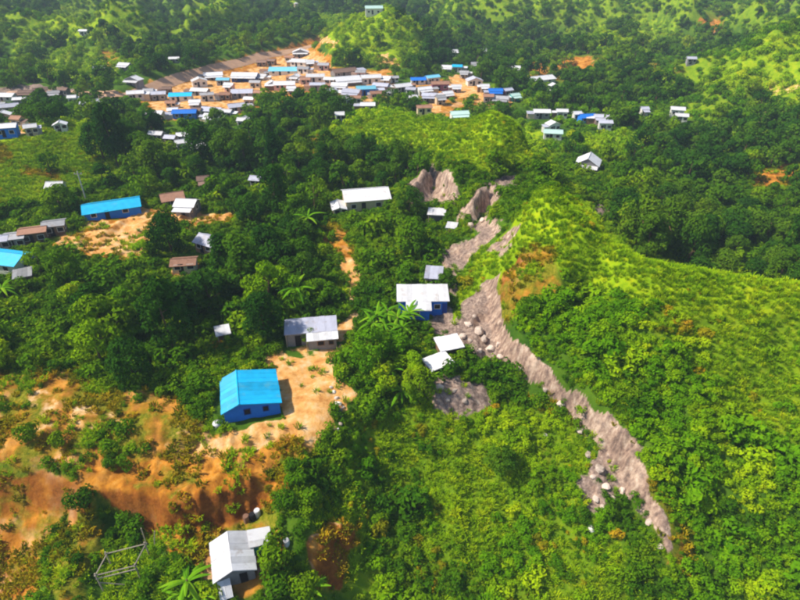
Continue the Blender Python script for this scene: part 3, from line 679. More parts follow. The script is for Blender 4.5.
# generic gabled house: parts wall, roof (> ridge cap), door, windows
def house(name, label, px, py, w_, d, h, rz, rmat, wmat, rise=None, axis='x', group=None, detail=1, cat='house', awn=False, annex=None):
    p = hit(px, py); t = thing(name, label, cat, p, rz, group)
    rise = rise if rise is not None else .28 * (d if axis == 'x' else w_) * .5 + .25
    b = gable_wall(w_, d, h, rise - .05, .5, axis); b.v = [(x - w_ / 2, y - d / 2, z) for x, y, z in b.v]
    b.build('wall', M[wmat], t); ov = .35; r = MB()
    if axis == 'x':
        k = rise / (d / 2)
        for s in (-1, 1): r.slab([(-w_ / 2 - ov, 0, h + rise + .06), (w_ / 2 + ov, 0, h + rise + .06), (w_ / 2 + ov, s * (d / 2 + ov), h - ov * k + .06), (-w_ / 2 - ov, s * (d / 2 + ov), h - ov * k + .06)], .07)
    else:
        k = rise / (w_ / 2)
        for s in (-1, 1): r.slab([(0, -d / 2 - ov, h + rise + .06), (0, d / 2 + ov, h + rise + .06), (s * (w_ / 2 + ov), d / 2 + ov, h - ov * k + .06), (s * (w_ / 2 + ov), -d / 2 - ov, h - ov * k + .06)], .07)
    ro = r.build('roof', M[rmat], t)
    e = [(-w_ / 2 - ov, 0), (w_ / 2 + ov, 0)] if axis == 'x' else [(0, -d / 2 - ov), (0, d / 2 + ov)]
    MB().tube([(x, y, h + rise + .08) for x, y in e], .10, 5).build('ridge_cap', M[rmat], ro)
    door(t, -.1 * w_ - .45, -.1 * w_ + .45, 2.0, -d / 2)
    window(t, -.38 * w_, -.38 * w_ + 1.0, .9, 1.8, -d / 2); window(t, .18 * w_, .18 * w_ + 1.1, .9, 1.8, -d / 2)
    if detail: window(t, -.5, .5, .9, 1.8, w_ / 2, 'wall_white', 1, 'x')
    if awn:
        q = [(-w_ / 2, -d / 2 - .03, h - .2), (w_ / 2, -d / 2 - .03, h - .2), (w_ / 2, -d / 2 - 1.8, h - .65), (-w_ / 2, -d / 2 - 1.8, h - .65)]
        MB().slab(q, .05).build('awning', M[rmat], t)
        for s in (-1, 1): MB().tube([(s * (w_ / 2 - .2), -d / 2 - 1.6, -.8), (s * (w_ / 2 - .2), -d / 2 - 1.6, h - .68)], .06).build('post', M['wood_pole'], t)
    if annex:
        sx = random.choice((-1, 1)); aw = random.uniform(.3, .6) * w_; ad = random.uniform(.4, .8) * d; ah = h * random.uniform(.65, .85); y0 = -d / 2 + random.uniform(0, d - ad)
        x0, x1 = (w_ / 2, w_ / 2 + aw) if sx > 0 else (-w_ / 2 - aw, -w_ / 2)
        MB().box(x0, x1, y0, y0 + ad, -1.2, ah).build('annex', M[annex[0]], t)
        MB().slab([(x0 - .2, y0 - .25, ah + .1), (x1 + .2, y0 - .25, ah + .1), (x1 + .2, y0 + ad + .2, ah + .5), (x0 - .2, y0 + ad + .2, ah + .5)], .06).build('annex_roof', M[annex[1]], t)
    return t
house('white_roofed_house', 'long white-roofed building half hidden by trees at the top of the dirt path', 366, 205, 9.6, 7.0, 2.6, .2, 'tin_white', 'wall_cream', 1.2)
house('white_roofed_annex', 'small white-roofed annex at the end of the dirt path beside the long white-roofed building', 339, 214, 2.6, 4.2, 2.0, .2, 'tin_white', 'wall_cream', .4, 'y')
house('long_shed', 'long shed with a bright cyan-blue tin roof beside the sandy clearing', 114, 213, 11.4, 6.2, 1.9, .42, 'paint_cyan', 'wall_blue', .9, cat='shed')
house('cyan_roofed_house', 'cyan-roofed house among trees below the row of rusty huts', 10, 268, 8.0, 5.0, 2.3, -.22, 'paint_cyan', 'wall_white', 1.0)
house('rusty_hut', 'small hut with a dark reddish rust roof next to the long blue-roofed shed', 174, 205, 4.6, 3.6, 2.0, .45, 'tin_rust', 'wall_wood', 1.0)
house('pale_hut', 'small hut with a white front roof beside the rust-roofed hut', 189, 212, 4.2, 4.0, 2.2, -.1, 'tin_white', 'wall_grey', .8, awn=True)
house('lavender_roofed_hut', 'small hut with a lavender-grey tin roof among dark trees', 211, 250, 4.2, 3.6, 2.1, -.5, 'tin_lavender', 'wall_wood', .9)
house('earth_hut', 'small brown earth-walled hut in the trees below the sandy clearing', 186, 270, 4.0, 3.0, 1.8, .15, 'tin_rust', 'wall_cream', .5)
house('shack', 'grey tin-walled shack at the end of the row by the sandy clearing', 18, 246, 3.6, 3.2, 2.3, .3, 'tin_grey', 'wall_grey', .4, cat='shack')
house('shack', 'rust-brown plank shack in the middle of the row by the sandy clearing', 37, 241, 4.6, 3.2, 2.5, .35, 'tin_rust', 'wall_wood', .4, cat='shack')
house('shack', 'grey-brown shack of the row standing closest to the long blue-roofed shed', 57, 233, 3.8, 3.2, 2.3, .35, 'tin_grey', 'wall_wood', .4, cat='shack')
house('shack', 'pale pinkish tin shack at the picture-side end of the shack row above the cyan roof', 4, 248, 2.6, 3.0, 2.2, .3, 'tin_lavender', 'wall_pink', .4, cat='shack')['label'] = 'pale pinkish tin shack above the cyan-roofed house, last of the shack row'
house('white_hut', 'lone small white hut at the foot of the grassy hill by the utility pole', 58, 193, 3.4, 3.0, 2.0, .1, 'tin_white', 'wall_white', .8)
house('white_house', 'lone white hip-shaped house with a dark porch behind the grassy ridge', 587, 170, 5.8, 5.6, 2.4, -.4, 'tin_white', 'wall_grey', 1.7, 'y', awn=True)['label'] = 'lone white-roofed house with a shaded porch behind the grassy ridge'

# ------------------------------------------------------------------ the village: every roof that can be told apart in the photograph
# (photo x, y of its base, width in photo pixels, roof, wall, ridge axis)
VIL = [
 # houses under the far left hill
 ('left', [(8,101,18,'tin_white','wall_white','x'),(11,113,17,'tin_lavender','wall_pink','x'),(5,121,14,'tin_white','wall_grey','y'),(9,136,19,'tin_white','wall_blue','x'),(33,135,10,'tin_white','wall_cream','x'),(62,131,11,'tin_white','wall_white','y'),
   (87,109,9,'tin_lavender','wall_pink','x'),(98,109,8,'tin_white','wall_white','y'),(28,98,13,'tin_brown','wall_grey','x'),(42,95,12,'tin_brown','wall_wood','x'),(74,104,7,'tin_white','wall_white','x'),(22,106,11,'tin_white','wall_grey','x'),(24,118,12,'tin_lavender','wall_white','x'),(2,110,10,'tin_grey','wall_pink','x'),(20,127,10,'tin_rust','wall_cream','x'),(56,99,10,'tin_grey','wall_pink','x'),(66,96,9,'tin_brown','wall_grey','x'),(-8,104,14,'tin_white','wall_white','x'),(-10,128,16,'tin_white','wall_grey','x')]),
 ('hill', [(85,36,8,'tin_white','wall_white','x'),(101,73,11,'tin_lavender','wall_white','x'),(126,70,12,'tin_white','wall_grey','x'),(135,85,16,'tin_white','wall_grey','y'),(175,63,9,'tin_white','wall_grey','x')]),
 # terrace by the straight road
 ('terrace', [(137,99,15,'tin_white','wall_white','x'),(160,100,13,'tin_lavender','wall_grey','x'),(182,101,21,'paint_cyan','wall_white','x'),(200,86,14,'tin_white','wall_white','y'),(201,95,17,'tin_white','wall_grey','x'),(208,101,12,'tin_grey','wall_white','x'),(214,79,17,'tin_white','wall_grey','x'),
   (246,81,25,'tin_white','wall_navy','x'),(224,85,12,'paint_sky','wall_grey','x'),(243,97,20,'tin_lavender','wall_grey','x'),(186,118,22,'paint_blue','wall_blue','x'),(213,116,20,'tin_lavender','wall_white','x'),(237,112,15,'tin_lavender','wall_pink','x'),(158,120,13,'tin_white','wall_cream','x'),(212,122,12,'tin_white','wall_white','x'),
   (284,74,27,'paint_sky','wall_white','x'),(301,57,15,'tin_white','wall_grey','y'),(300,66,16,'tin_white','wall_white','x'),(304,73,11,'tin_grey','wall_white','x'),(285,89,20,'tin_white','wall_pink','x'),(316,82,17,'tin_white','wall_white','x'),(318,91,14,'tin_lavender','wall_grey','x'),(273,89,9,'tin_white','wall_white','y'),(292,94,8,'tin_white','wall_cream','x'),
   (262,66,9,'tin_brown','wall_wood','x'),(272,65,8,'tin_brown','wall_wood','x'),(168,94,8,'tin_brown','wall_wood','x'),(228,118,10,'tin_white','wall_grey','x'),(306,84,9,'tin_rust','wall_pink','x'),(150,97,9,'tin_grey','wall_white','x'),(172,108,9,'tin_rust','wall_cream','x'),(196,107,10,'tin_white','wall_grey','x'),(226,100,10,'tin_rust','wall_wood','x'),(230,91,9,'tin_white','wall_pink','x'),(256,88,10,'tin_grey','wall_cream','x'),(262,80,10,'tin_white','wall_white','x'),(270,76,9,'tin_lavender','wall_grey','x'),(250,106,9,'tin_white','wall_cream','x'),(260,98,9,'tin_rust','wall_pink','x'),(296,82,9,'tin_white','wall_white','y'),(324,70,10,'tin_grey','wall_pink','x'),(290,62,9,'tin_rust','wall_cream','x'),(310,66,8,'tin_white','wall_grey','x'),(174,116,9,'tin_white','wall_white','x'),(198,116,9,'tin_brown','wall_cream','x')]),
 # below the green hill
 ('knoll', [(344,76,24,'tin_brown','wall_grey','x'),(347,84,25,'tin_white','wall_grey','x'),(340,91,15,'tin_white','wall_white','x'),(371,83,19,'tin_white','wall_white','x'),(366,95,18,'paint_sky','wall_blue','x'),(352,97,17,'tin_lavender','wall_pink','x'),(381,90,15,'tin_lavender','wall_grey','x'),(402,91,17,'tin_white','wall_grey','x'),(368,111,13,'tin_white','wall_cream','x'),(394,82,8,'tin_grey','wall_white','x'),(356,104,9,'tin_rust','wall_cream','x'),(330,84,10,'tin_white','wall_white','x'),(331,95,10,'tin_lavender','wall_grey','x'),(361,78,9,'tin_grey','wall_pink','x'),(386,83,9,'tin_white','wall_cream','x'),(391,97,9,'tin_white','wall_white','x'),(376,99,10,'tin_rust','wall_pink','x'),(345,105,8,'tin_grey','wall_white','x'),(411,95,9,'tin_lavender','wall_white','x')]),
 # along the sandy track
 ('track', [(418,84,14,'paint_blue','wall_white','x'),(432,83,14,'paint_sky','wall_white','x'),(440,90,17,'tin_rust','wall_mauve','x'),(424,95,14,'tin_white','wall_white','x'),(429,102,13,'tin_lavender','wall_grey','x'),(447,71,10,'tin_white','wall_white','x'),(457,72,9,'paint_cyan','wall_white','x'),(474,85,15,'tin_lavender','wall_white','y'),(495,96,13,'paint_blue','wall_blue','x'),(507,96,9,'tin_lavender','wall_mauve','x'),(500,103,15,'tin_grey','wall_grey','x'),(514,101,9,'paint_mint','wall_teal','x'),(459,120,17,'paint_mint','wall_white','x'),(447,98,10,'tin_white','wall_pink','x'),(424,114,14,'tin_rust','wall_cream','x'),(440,104,9,'tin_grey','wall_cream','x'),(456,92,9,'tin_white','wall_pink','x'),(464,78,8,'tin_grey','wall_white','x'),(484,92,8,'tin_white','wall_cream','x'),(412,102,9,'tin_white','wall_white','x'),(488,103,9,'tin_rust','wall_grey','x')]),
 # in the woods
 ('wood', [(158,141,13,'tin_white','wall_grey','x'),(172,144,10,'tin_lavender','wall_pink','x'),(184,142,10,'tin_white','wall_white','x'),(182,151,6,'tin_white','wall_white','x'),(200,152,14,'tin_white','wall_grey','x'),(243,128,7,'tin_white','wall_white','x'),(340,121,6,'tin_white','wall_white','x'),(257,186,9,'tin_lavender','wall_grey','x'),(205,189,9,'tin_brown','wall_wood','x'),(245,126,7,'tin_white','wall_white','y')]),
 ('far', [(454,56,6,'tin_white','wall_white','x'),(480,55,12,'tin_white','wall_cream','x'),(514,73,10,'tin_white','wall_white','x'),(540,83,27,'tin_white','wall_white','x'),(553,90,8,'tin_white','wall_white','y'),(697,52,10,'tin_lavender','wall_white','x'),(690,64,8,'tin_lavender','wall_grey','x'),(632,116,6,'tin_white','wall_cream','x'),(643,115,6,'tin_lavender','wall_white','x'),(676,116,12,'tin_white','wall_white','x'),(680,122,11,'tin_white','wall_white','x'),(474,69,6,'tin_grey','wall_grey','x')]),
 ('east', [(541,118,15,'tin_white','wall_grey','x'),(561,118,10,'tin_white','wall_white','x'),(552,131,12,'tin_white','wall_white','y'),(552,139,17,'paint_mint','wall_white','x'),(586,122,15,'paint_blue','wall_blue','x'),(576,120,7,'tin_white','wall_white','x'),(600,124,13,'tin_lavender','wall_pink','x'),(604,130,12,'tin_lavender','wall_white','x')]),
]
WHERE = {'left': 'under the far hill beyond the yellow grass', 'hill': 'on the wooded hillside above the earth road', 'terrace': 'on the bare terrace along the straight earth road', 'knoll': 'in the cluster below the bright green knoll',
         'track': 'along the winding sandy track', 'wood': 'hidden in the trees below the village', 'far': 'scattered in the wooded far hills beyond the track', 'east': 'in the hamlet behind the second green ridge'}
RC = {'tin_white': 'white tin-roofed', 'tin_lavender': 'lavender-grey tin-roofed', 'tin_grey': 'dull grey-roofed', 'tin_rust': 'rust-roofed', 'tin_brown': 'brown-roofed', 'paint_cyan': 'bright cyan-roofed', 'paint_blue': 'vivid blue-roofed', 'paint_sky': 'pale blue-roofed', 'paint_mint': 'mint-roofed'}
WC = {'wall_white': 'white', 'wall_grey': 'grey', 'wall_pink': 'pinkish', 'wall_cream': 'cream', 'wall_wood': 'plank', 'wall_blue': 'blue', 'wall_navy': 'navy', 'wall_mauve': 'mauve', 'wall_teal': 'teal'}
for key, lst in VIL:
    for px, py, wp, rm, wm, ax in lst:
        p = hit(px, py); zc = to_px(p.x, p.y, p.z)[2]; w_ = float(np.clip(wp * zc / FPX, 2.4, 15)); d = float(np.clip(w_ * random.uniform(.45, .7), 2.2, 6.5))
        sz = 'small' if w_ < 4.2 else ('large' if w_ > 8.5 else 'mid-sized')
        house('village_house', f'{sz} {RC[rm]} {WC[wm]} house {WHERE[key]}', px, py, w_, d, random.uniform(1.9, 2.7), random.uniform(-.3, .5), rm, wm, None, ax, f'village houses {WHERE[key]}', 0, awn=random.random() < .35, annex=(random.choice(('wall_grey', 'wall_wood', 'wall_cream', 'wall_white')), random.choice(('tin_white', 'tin_grey', 'tin_rust', 'tin_lavender', 'tin_brown', 'tin_white'))) if key in ('terrace', 'knoll', 'track', 'left', 'east') and random.random() < .5 else None)
house('hilltop_house', 'mint-roofed house standing on top of the bright green knoll', 374, 14, 9.0, 5, 3.0, .1, 'paint_mint', 'wall_white', 1.0)
p = hit(297, 16); t = thing('water_tower', 'slim cream water tower on the wooded slope beside the bright green knoll', 'tower', p)
for sx in (-1, 1):
    for sy in (-1, 1): MB().tube([(sx * 1.3, sy * 1.3, -1.5), (sx * .9, sy * .9, 6.0)], .16).build('leg', M['wall_cream'], t)
MB().tube([(0, 0, 6.0), (0, 0, 8.6)], 1.7, 12).build('tank', M['wall_cream'], t); MB().tube([(0, 0, 8.61), (0, 0, 9.2)], [1.8, .2], 12).build('tank_roof', M['tin_white'], t)

# straight earth road behind the terrace, with a low bank
def ribbon(name, pts, wd, mat, lift=.12, seg=40):
    P = [hit(*p) for p in pts]; b = []
    line = []
    for a_, c_ in zip(P[:-1], P[1:]):
        for k in range(seg): line.append(a_.lerp(c_, k / seg))
    line.append(P[-1]); vs = []
    for i, p in enumerate(line):
        d = (line[min(i + 1, len(line) - 1)] - line[max(i - 1, 0)]); n = Vector((-d.y, d.x, 0)).normalized()
        for s in (-1, -.5, 0, .5, 1):
            q = p + n * wd * .5 * s; vs.append((q.x, q.y, float(zgrid(q.x, q.y)) + lift - (.3 if abs(s) == 1 else 0)))
    fs = [(5 * i + k, 5 * i + k + 1, 5 * i + k + 6, 5 * i + k + 5) for i in range(len(line) - 1) for k in range(4)]
    o = bpy.data.objects.new(name, MB().add(vs, fs).mesh(name, mat, True)); col.objects.link(o); o['kind'] = 'structure'; return o
ribbon('lane', [(-40, 100), (20, 93), (70, 92), (120, 97)], 6.0, M['road_earth'], .3)
ribbon('road', [(120, 98), (165, 84), (215, 69), (265, 56), (318, 43)], 5.5, M['road_earth'], .35)

# utility pole
p = hit(87, 203); t = thing('utility_pole', 'grey concrete utility pole rising beside the long blue-roofed shed', 'pole', p)
MB().tube([(0, 0, -1), (0, 0, 7.6)], [.17, .11], 8).build('shaft', M['concrete'], t)
MB().box(-.9, .9, -.06, .06, 6.9, 7.05).build('crossarm', M['wood_pole'], t)
for x in (-.75, 0, .75): MB().tube([(x, 0, 7.06), (x, 0, 7.3)], .06, 6).build('insulator', M['wall_white'], t)

# pole frame of an unfinished hut in the hollow
q = [hit(104, 592), hit(140, 578), hit(112, 566), hit(150, 556)]; c0 = sum((v for v in q), Vector()) / 4; zb = min(v.z for v in q)
t = thing('unfinished_hut', 'bare pole skeleton of an unfinished hut standing in the weedy hollow', 'hut', (c0.x, c0.y, zb))
L_ = [(v.x - c0.x, v.y - c0.y) for v in q]; hh = [3.1, 3.1, 3.3, 3.3]
for (x, y), h in zip(L_, hh): MB().tube([(x, y, -.8), (x + random.uniform(-.1, .1), y, h)], .08).build('post', M['wood_pole'], t)
for i, j, z, e in ((0, 1, 2.8, .2), (2, 3, 3.0, .2), (0, 2, 2.9, .2), (1, 3, 2.9, .2), (0, 1, 2.2, .15)):
    A, B = Vector((*L_[i], z)), Vector((*L_[j], z)); d = (B - A).normalized() * e
    MB().tube([A - d, B + d], .06).build('beam', M['wood_pole'], t)
MB().tube([(L_[0][0], L_[0][1] - .05, 1.6), (L_[0][0] * .4 + L_[1][0] * .6, L_[0][1] * .4 + L_[1][1] * .6 - .05, .1)], .06).build('brace', M['wood_pole'], t)
def lone_pole(px, py, h, lean, label):
    p = hit(px, py); t = MB().tube([(0, 0, -.8), (lean[0] * .5, lean[1] * .5, h * .5), (lean[0], lean[1], h)], [.075, .065, .05]).build('pole', M['wood_pole']); t.location = p; tag(t, label, 'pole')
lone_pole(147, 545, 3.0, (.05, 0), 'upright bare wooden pole standing against the hollow bank')
lone_pole(154, 548, 2.9, (.7, .1), 'leaning bare wooden pole beside the hollow bank')
# things in the yard of the white hut
def bm_barrel(name, px, py, r, h, mat, label, cat):
    p = hit(px, py); t = thing(name, label, cat, p)
    MB().tube([(0, 0, -.15), (0, 0, h * .3), (0, 0, h * .33), (0, 0, h * .66), (0, 0, h * .69), (0, 0, h)], [r, r, r * 1.06, r, r * 1.06, r], 10).build('body', M[mat], t)
    MB().tube([(0, 0, h), (0, 0, h + .05)], r * .92, 10).build('lid', M[mat], t)
bm_barrel('barrel', 247, 522, .36, .9, 'tin_rust', 'rusty red barrel on the bank behind the white hut', 'barrel')
bm_barrel('barrel', 253, 519, .36, .9, 'dark_opening', 'black barrel between the rusty barrel and the white jar behind the hut', 'barrel')
bm_barrel('water_jar', 258, 516, .36, .9, 'tin_white', 'white water jar on the bank behind the white hut', 'jar')
bm_barrel('water_jar', 287, 545, .34, .7, 'tin_white', 'whitish water jar beside the bush right next to the white hut', 'jar')
bm_barrel('pot', 261, 573, .3, .6, 'tin_rust', 'reddish clay pot in front of the white hut door', 'pot')

# boulders
def boulder_mesh(seed, mat):
    r = np.random.default_rng(seed); vs, fs = [], []; nu, nv = 9, 6
    for j in range(nv + 1):
        for i in range(nu):
            th = math.pi * j / nv; ph = 2 * math.pi * i / nu
            vs.append([math.sin(th) * math.cos(ph), math.sin(th) * math.sin(ph), math.cos(th) * .75])
    V = np.array(vs); d = r.normal(size=(5, 3)); d /= np.linalg.norm(d, axis=1)[:, None]
    for k in d:
        s = V @ k; V = np.where((s > .62)[:, None], V - (s - .62)[:, None] * k, V)
    V *= 1 + (r.random(len(V))[:, None] - .5) * .12; V[:nu] = V[:nu].mean(0); V[-nu:] = V[-nu:].mean(0)
    fs = [(j * nu + i, (j + 1) * nu + i, (j + 1) * nu + (i + 1) % nu, j * nu + (i + 1) % nu) for j in range(nv) for i in range(nu)]
    return mesh_np('boulder', V, fs, [mat])
BM = [boulder_mesh(s, M['boulder']) for s in range(5)]; BW = boulder_mesh(9, M['boulder_white'])
def put_boulder(px, py, s, me, label, group=None):
    o = bpy.data.objects.new('boulder', me); col.objects.link(o); p = hit(px, py); o.location = p + Vector((0, 0, s * .25)); o.scale = (s, s * random.uniform(.7, 1), s * random.uniform(.7, 1)); o.rotation_euler = (0, 0, random.uniform(0, 6))
    tag(o, label, 'boulder', group)
put_boulder(590, 530, .75, BW, 'lone bright white boulder at the foot of the landslide scar')
put_boulder(545, 436, .42, BW, 'small white stone in the green brush beside the landslide scar')
put_boulder(425, 494, .45, BM[0], 'small pinkish stone in the middle of the green brush slope')
for i, (px, py, s) in enumerate([(468,326,.8),(478,333,1.1),(484,340,.9),(470,342,.6),(462,338,.7),(490,350,.8),(480,352,.5),(498,346,.6),(474,318,.5),(500,358,.55),(466,352,.5)]):
    put_boulder(px, py, s, BM[i % 5], 'pale boulder among the rubble of the bare hollow under the cliff', 'boulders in the bare hollow')
for i, (px, py, s) in enumerate([(520,372,.6),(545,392,.5),(560,405,.7),(580,432,.6),(588,455,.7),(600,470,.8),(606,488,.7),(596,500,.6),(612,500,.5),(622,492,.6),(648,525,.6),(660,548,.5),(592,478,.5),(575,420,.45),(602,510,.45)]):
    put_boulder(px, py, s, BM[(i * 3) % 5], 'pinkish-grey rock lying on the long landslide scar strip', 'rocks on the landslide scar')
for i, (px, py, s) in enumerate([(425,395,.5),(440,388,.6),(455,392,.5),(465,403,.5),(448,402,.4)]):
    put_boulder(px, py, s, BM[(i * 2) % 5], 'brownish rock on the bare patch below the tin sheds', 'rocks below the tin sheds')
for i, (px, py, s) in enumerate([(412,206,.9),(425,209,.8),(440,212,.9),(452,210,.7),(470,226,.8),(482,222,.7),(495,215,.7)]):
    put_boulder(px, py, s, BM[(i * 2) % 5], 'fallen block at the foot of the pale rock outcrops', 'blocks under the outcrops')
for i, (px, py, s) in enumerate([(331,388,.3),(334,393,.35),(337,399,.4),(339,405,.45),(340,411,.4),(341,418,.4),(341,425,.35),(338,431,.3),(343,408,.3),(336,404,.28)]):
    put_boulder(px, py, s, BW if i % 2 else BM[i % 5], 'pale stone in the line of rubble along the edge of the sandy yard', 'stones edging the sandy yard')

# ------------------------------------------------------------------ vegetation meshes
def leaves(centres, radii, n, size, seed, up=.25, flat=.8, asp=.55):
    """leaf-sized faces over the outsides of clumps; each leaf a folded diamond"""
    r = np.random.default_rng(seed); C = np.asarray(centres); Rr = np.asarray(radii)
    w_ = Rr ** 2; k = r.choice(len(C), n, p=w_ / w_.sum())
    d = r.normal(size=(n, 3)); d[:, 2] = d[:, 2] + up; d /= np.linalg.norm(d, axis=1)[:, None]
    p = C[k] + d * (Rr[k] * (r.random(n) ** .25 * .45 + .6))[:, None] * np.array([1, 1, flat])
    nrm = d + r.normal(size=(n, 3)) * .30; nrm[:, 2] += .25; nrm /= np.linalg.norm(nrm, axis=1)[:, None]
    t = np.cross(nrm, r.normal(size=(n, 3))); t /= np.linalg.norm(t, axis=1)[:, None]; t[:, 2] -= .25
    b = np.cross(nrm, t); s = size * (.6 + .8 * r.random(n))[:, None]
    v = np.stack([p - t * s * .5, p + b * s * asp * .5 + nrm * s * .08, p + t * s * .5, p - b * s * asp * .5 + nrm * s * .08], 1).reshape(-1, 3)
    return v, np.arange(4 * n).reshape(-1, 4)
def crown_clumps(seed, rx, h0, h1, n, rc):
    r = np.random.default_rng(seed); c, q = [], []
    for i in range(n):
        th = r.random() * 2 * math.pi; z = r.random() ** .8; rad = rx * math.sqrt(max(0, 1 - (2 * z - 1 + .15) ** 2 * .85)) * (.35 + .6 * r.random() ** .5)
        c.append((math.cos(th) * rad, math.sin(th) * rad, h0 + (h1 - h0) * z)); q.append(rc * (.65 + .7 * r.random()))
    return c, q
def trunk_mesh(seed, h, rad, cl, limbs=5):
    r = random.Random(seed); b = MB(); pts = [(0, 0, -.6)]; x = y = 0
    for k in range(1, 5): x += r.uniform(-.25, .25); y += r.uniform(-.25, .25); pts.append((x, y, h * k / 4))
    b.tube(pts, [rad, rad * .85, rad * .65, rad * .45, rad * .2], 7)
    for k in range(limbs):
        s = pts[r.choice((1, 2, 3))]; e = cl[r.randrange(len(cl))]; m = ((s[0] + e[0]) / 2, (s[1] + e[1]) / 2, s[2] * .4 + e[2] * .6 - .2)
        b.tube([s, m, e], [rad * .42, rad * .28, rad * .08], 5)
    return b
KINDS = []
def tree_kind(name, seed, rx, h0, h1, n, rc, nl, ls, mat, cat='tree'):
    cl, q = crown_clumps(seed, rx, h0, h1, n, rc); v, f = leaves(cl, q, nl, ls, seed + 1)
    cm = mesh_np('crown', v, f, [mat]); tm = trunk_mesh(seed, h1 * .8, .11 + rx * .035, cl).mesh('trunk', M['bark'], True)
    KINDS.append((name, cm, tm, cat)); return len(KINDS) - 1
K = {}
K['dark'] = [tree_kind('broadleaf_tree', 100 + s, 3.1 + .35 * s, 1.6, 6.2 + .5 * s, 26, 1.15, 2600, .50, M['leaf_dark']) for s in range(3)]
K['mid'] = [tree_kind('broadleaf_tree', 200 + s, 2.6 + .3 * s, 1.2, 5.4 + .5 * s, 24, 1.0, 2200, .46, M['leaf_mid']) for s in range(3)]
K['bright'] = [tree_kind('leafy_tree', 300 + s, 2.1 + .3 * s, .9, 4.4 + .6 * s, 20, .85, 1800, .42, M['leaf_bright']) for s in range(3)]
K['tall'] = [tree_kind('tall_tree', 400 + s, 2.7, 2.5, 10.5 + s, 34, 1.25, 3200, .55, M['leaf_dark']) for s in range(2)]
K['bush'] = [tree_kind('bush', 500 + s, 1.5, .3, 2.2, 14, .65, 1100, .34, M['leaf_mid']) for s in range(2)]
def plant_tree(k, x, y, s, label, group=None, cat=None, sz=None):
    nm, cm, tm, ct = KINDS[k]; z = float(zgrid(x, y))
    t = thing(nm, label, cat or ('bush' if nm == 'bush' else 'tree'), (x, y, z), random.uniform(0, 6.28), group); t.scale = (s * random.uniform(.85, 1.15), s * random.uniform(.85, 1.15), sz or s * random.uniform(.8, 1.3))
    for n_, me in (('trunk', tm), ('crown', cm)):
        o = bpy.data.objects.new(n_, me); col.objects.link(o); o.parent = t
    return t
# keep-out discs round the buildings and paths
def plan_of(o):
    vs = [v.co for c in o.children if c.type == 'MESH' and c.name.split('.')[0] in ('wall', 'wing', 'front_room', 'annex') for v in c.data.vertices]
    x0, x1, y0, y1 = min(v.x for v in vs), max(v.x for v in vs), min(v.y for v in vs), max(v.y for v in vs)
    m_ = Matrix.Rotation(o.rotation_euler.z, 3, 'Z'); c = m_ @ Vector(((x0 + x1) / 2, (y0 + y1) / 2, 0)) + o.location
    return c.x, c.y, math.hypot(x1 - x0, y1 - y0) / 2
PLAN = [plan_of(o) for o in list(col.objects) if o.get('category') in ('house', 'shed', 'shack')]
KEEP = [(a_, b_) for a_, b_, c_ in PLAN]
_f = bpy.data.objects['unfinished_hut'].location; PLAN.append((_f.x, _f.y, 2.6))
KEEP = list(KEEP); KX = np.array(KEEP)
_a, _b = hit(120, 98), hit(318, 43)
ROAD = [(_a.x + (_b.x - _a.x) * i / 24, _a.y + (_b.y - _a.y) * i / 24) for i in range(25)]
OPEN = [(v_.x, v_.y) for v_ in (hit(587, 168), hit(12, 266), hit(366, 205))]      # roofs seen clear of the trees before them
PATH = [(304,216),(362,216),(378,280),(380,360),(318,360),(316,290)]
def clear_of(x, y, r): return np.hypot(KX[:, 0] - x, KX[:, 1] - y).min() > r
def in_poly(px, py, poly): return bool(poly_sd(np.array([px]), np.array([py]), poly)[0] > 0)

TREE_ZONES = [
 ([(-70,280),(0,292),(60,288),(120,292),(165,282),(215,270),(262,240),(300,232),(322,232),(330,262),(340,300),(332,318),(282,326),(276,352),(215,362),(160,386),(90,392),(40,372),(-70,368)], 60, 150, 4.3, ['dark','dark','mid','mid','bright','bright','tall'], 'in the dense grove above the bare orange plateau', 120),
 ([(352,214),(400,206),(420,215),(438,244),(438,268),(420,280),(392,296),(362,306),(358,270)], 60, 150, 4.0, ['dark','mid','mid','bright'], 'in the grove between the dirt path and the rock outcrops', 34),
 ([(140,170),(170,152),(330,156),(400,166),(408,184),(330,186),(318,226),(248,236),(238,205),(200,190),(150,190)], 100, 190, 5.6, ['dark','dark','mid','tall'], 'in the wood between the village and the dirt path', 44),
 ([(560,185),(600,172),(720,160),(950,170),(950,330),(800,300),(735,292),(660,276),(600,240)], 90, 200, 5.4, ['dark','dark','dark','dark','mid','tall'], 'in the shaded valley behind the grassy ridge', 84),
 ([(-60,215),(20,200),(80,190),(80,208),(-20,228),(-60,235)], 100, 190, 6, ['dark','mid'], 'between the grassy hill and the shack row', 12),
]
n_ind = 0; PLANTED = []
MARKS = [(248,400,'the blue gabled house'),(312,340,'the grey hut'),(420,305,'the blue-walled house'),(448,365,'the tin sheds'),(114,210,'the long blue-roofed shed'),(15,262,'the cyan-roofed house'),(211,248,'the lavender-roofed hut'),(186,268,'the brown earth hut'),(180,208,'the rust-roofed hut'),(366,203,'the long white-roofed building'),
  (225,344,'the tiny shelter in the grove'),(434,188,'the pale rock outcrop'),(487,205,'the darker rock outcrop'),(587,168,'the lone porch house'),(775,180,'the red soil patch'),(608,213,'the grey boulder bank'),(30,285,'the small grey shed'),(100,240,'the sandy clearing'),(340,250,'the dirt path'),(86,200,'the utility pole'),(318,152,'the orange scar on the second ridge'),(62,190,'the lone white hut'),
  (40,365,'the dry plateau rim'),(130,380,'the plateau edge'),(200,160,'the hidden white houses'),(700,268,'the grassy crest'),(800,284,'the far end of the grassy crest'),(590,220,'the ridge peak')]
MARKS = [(hit(a, b), c) for a, b, c in MARKS]
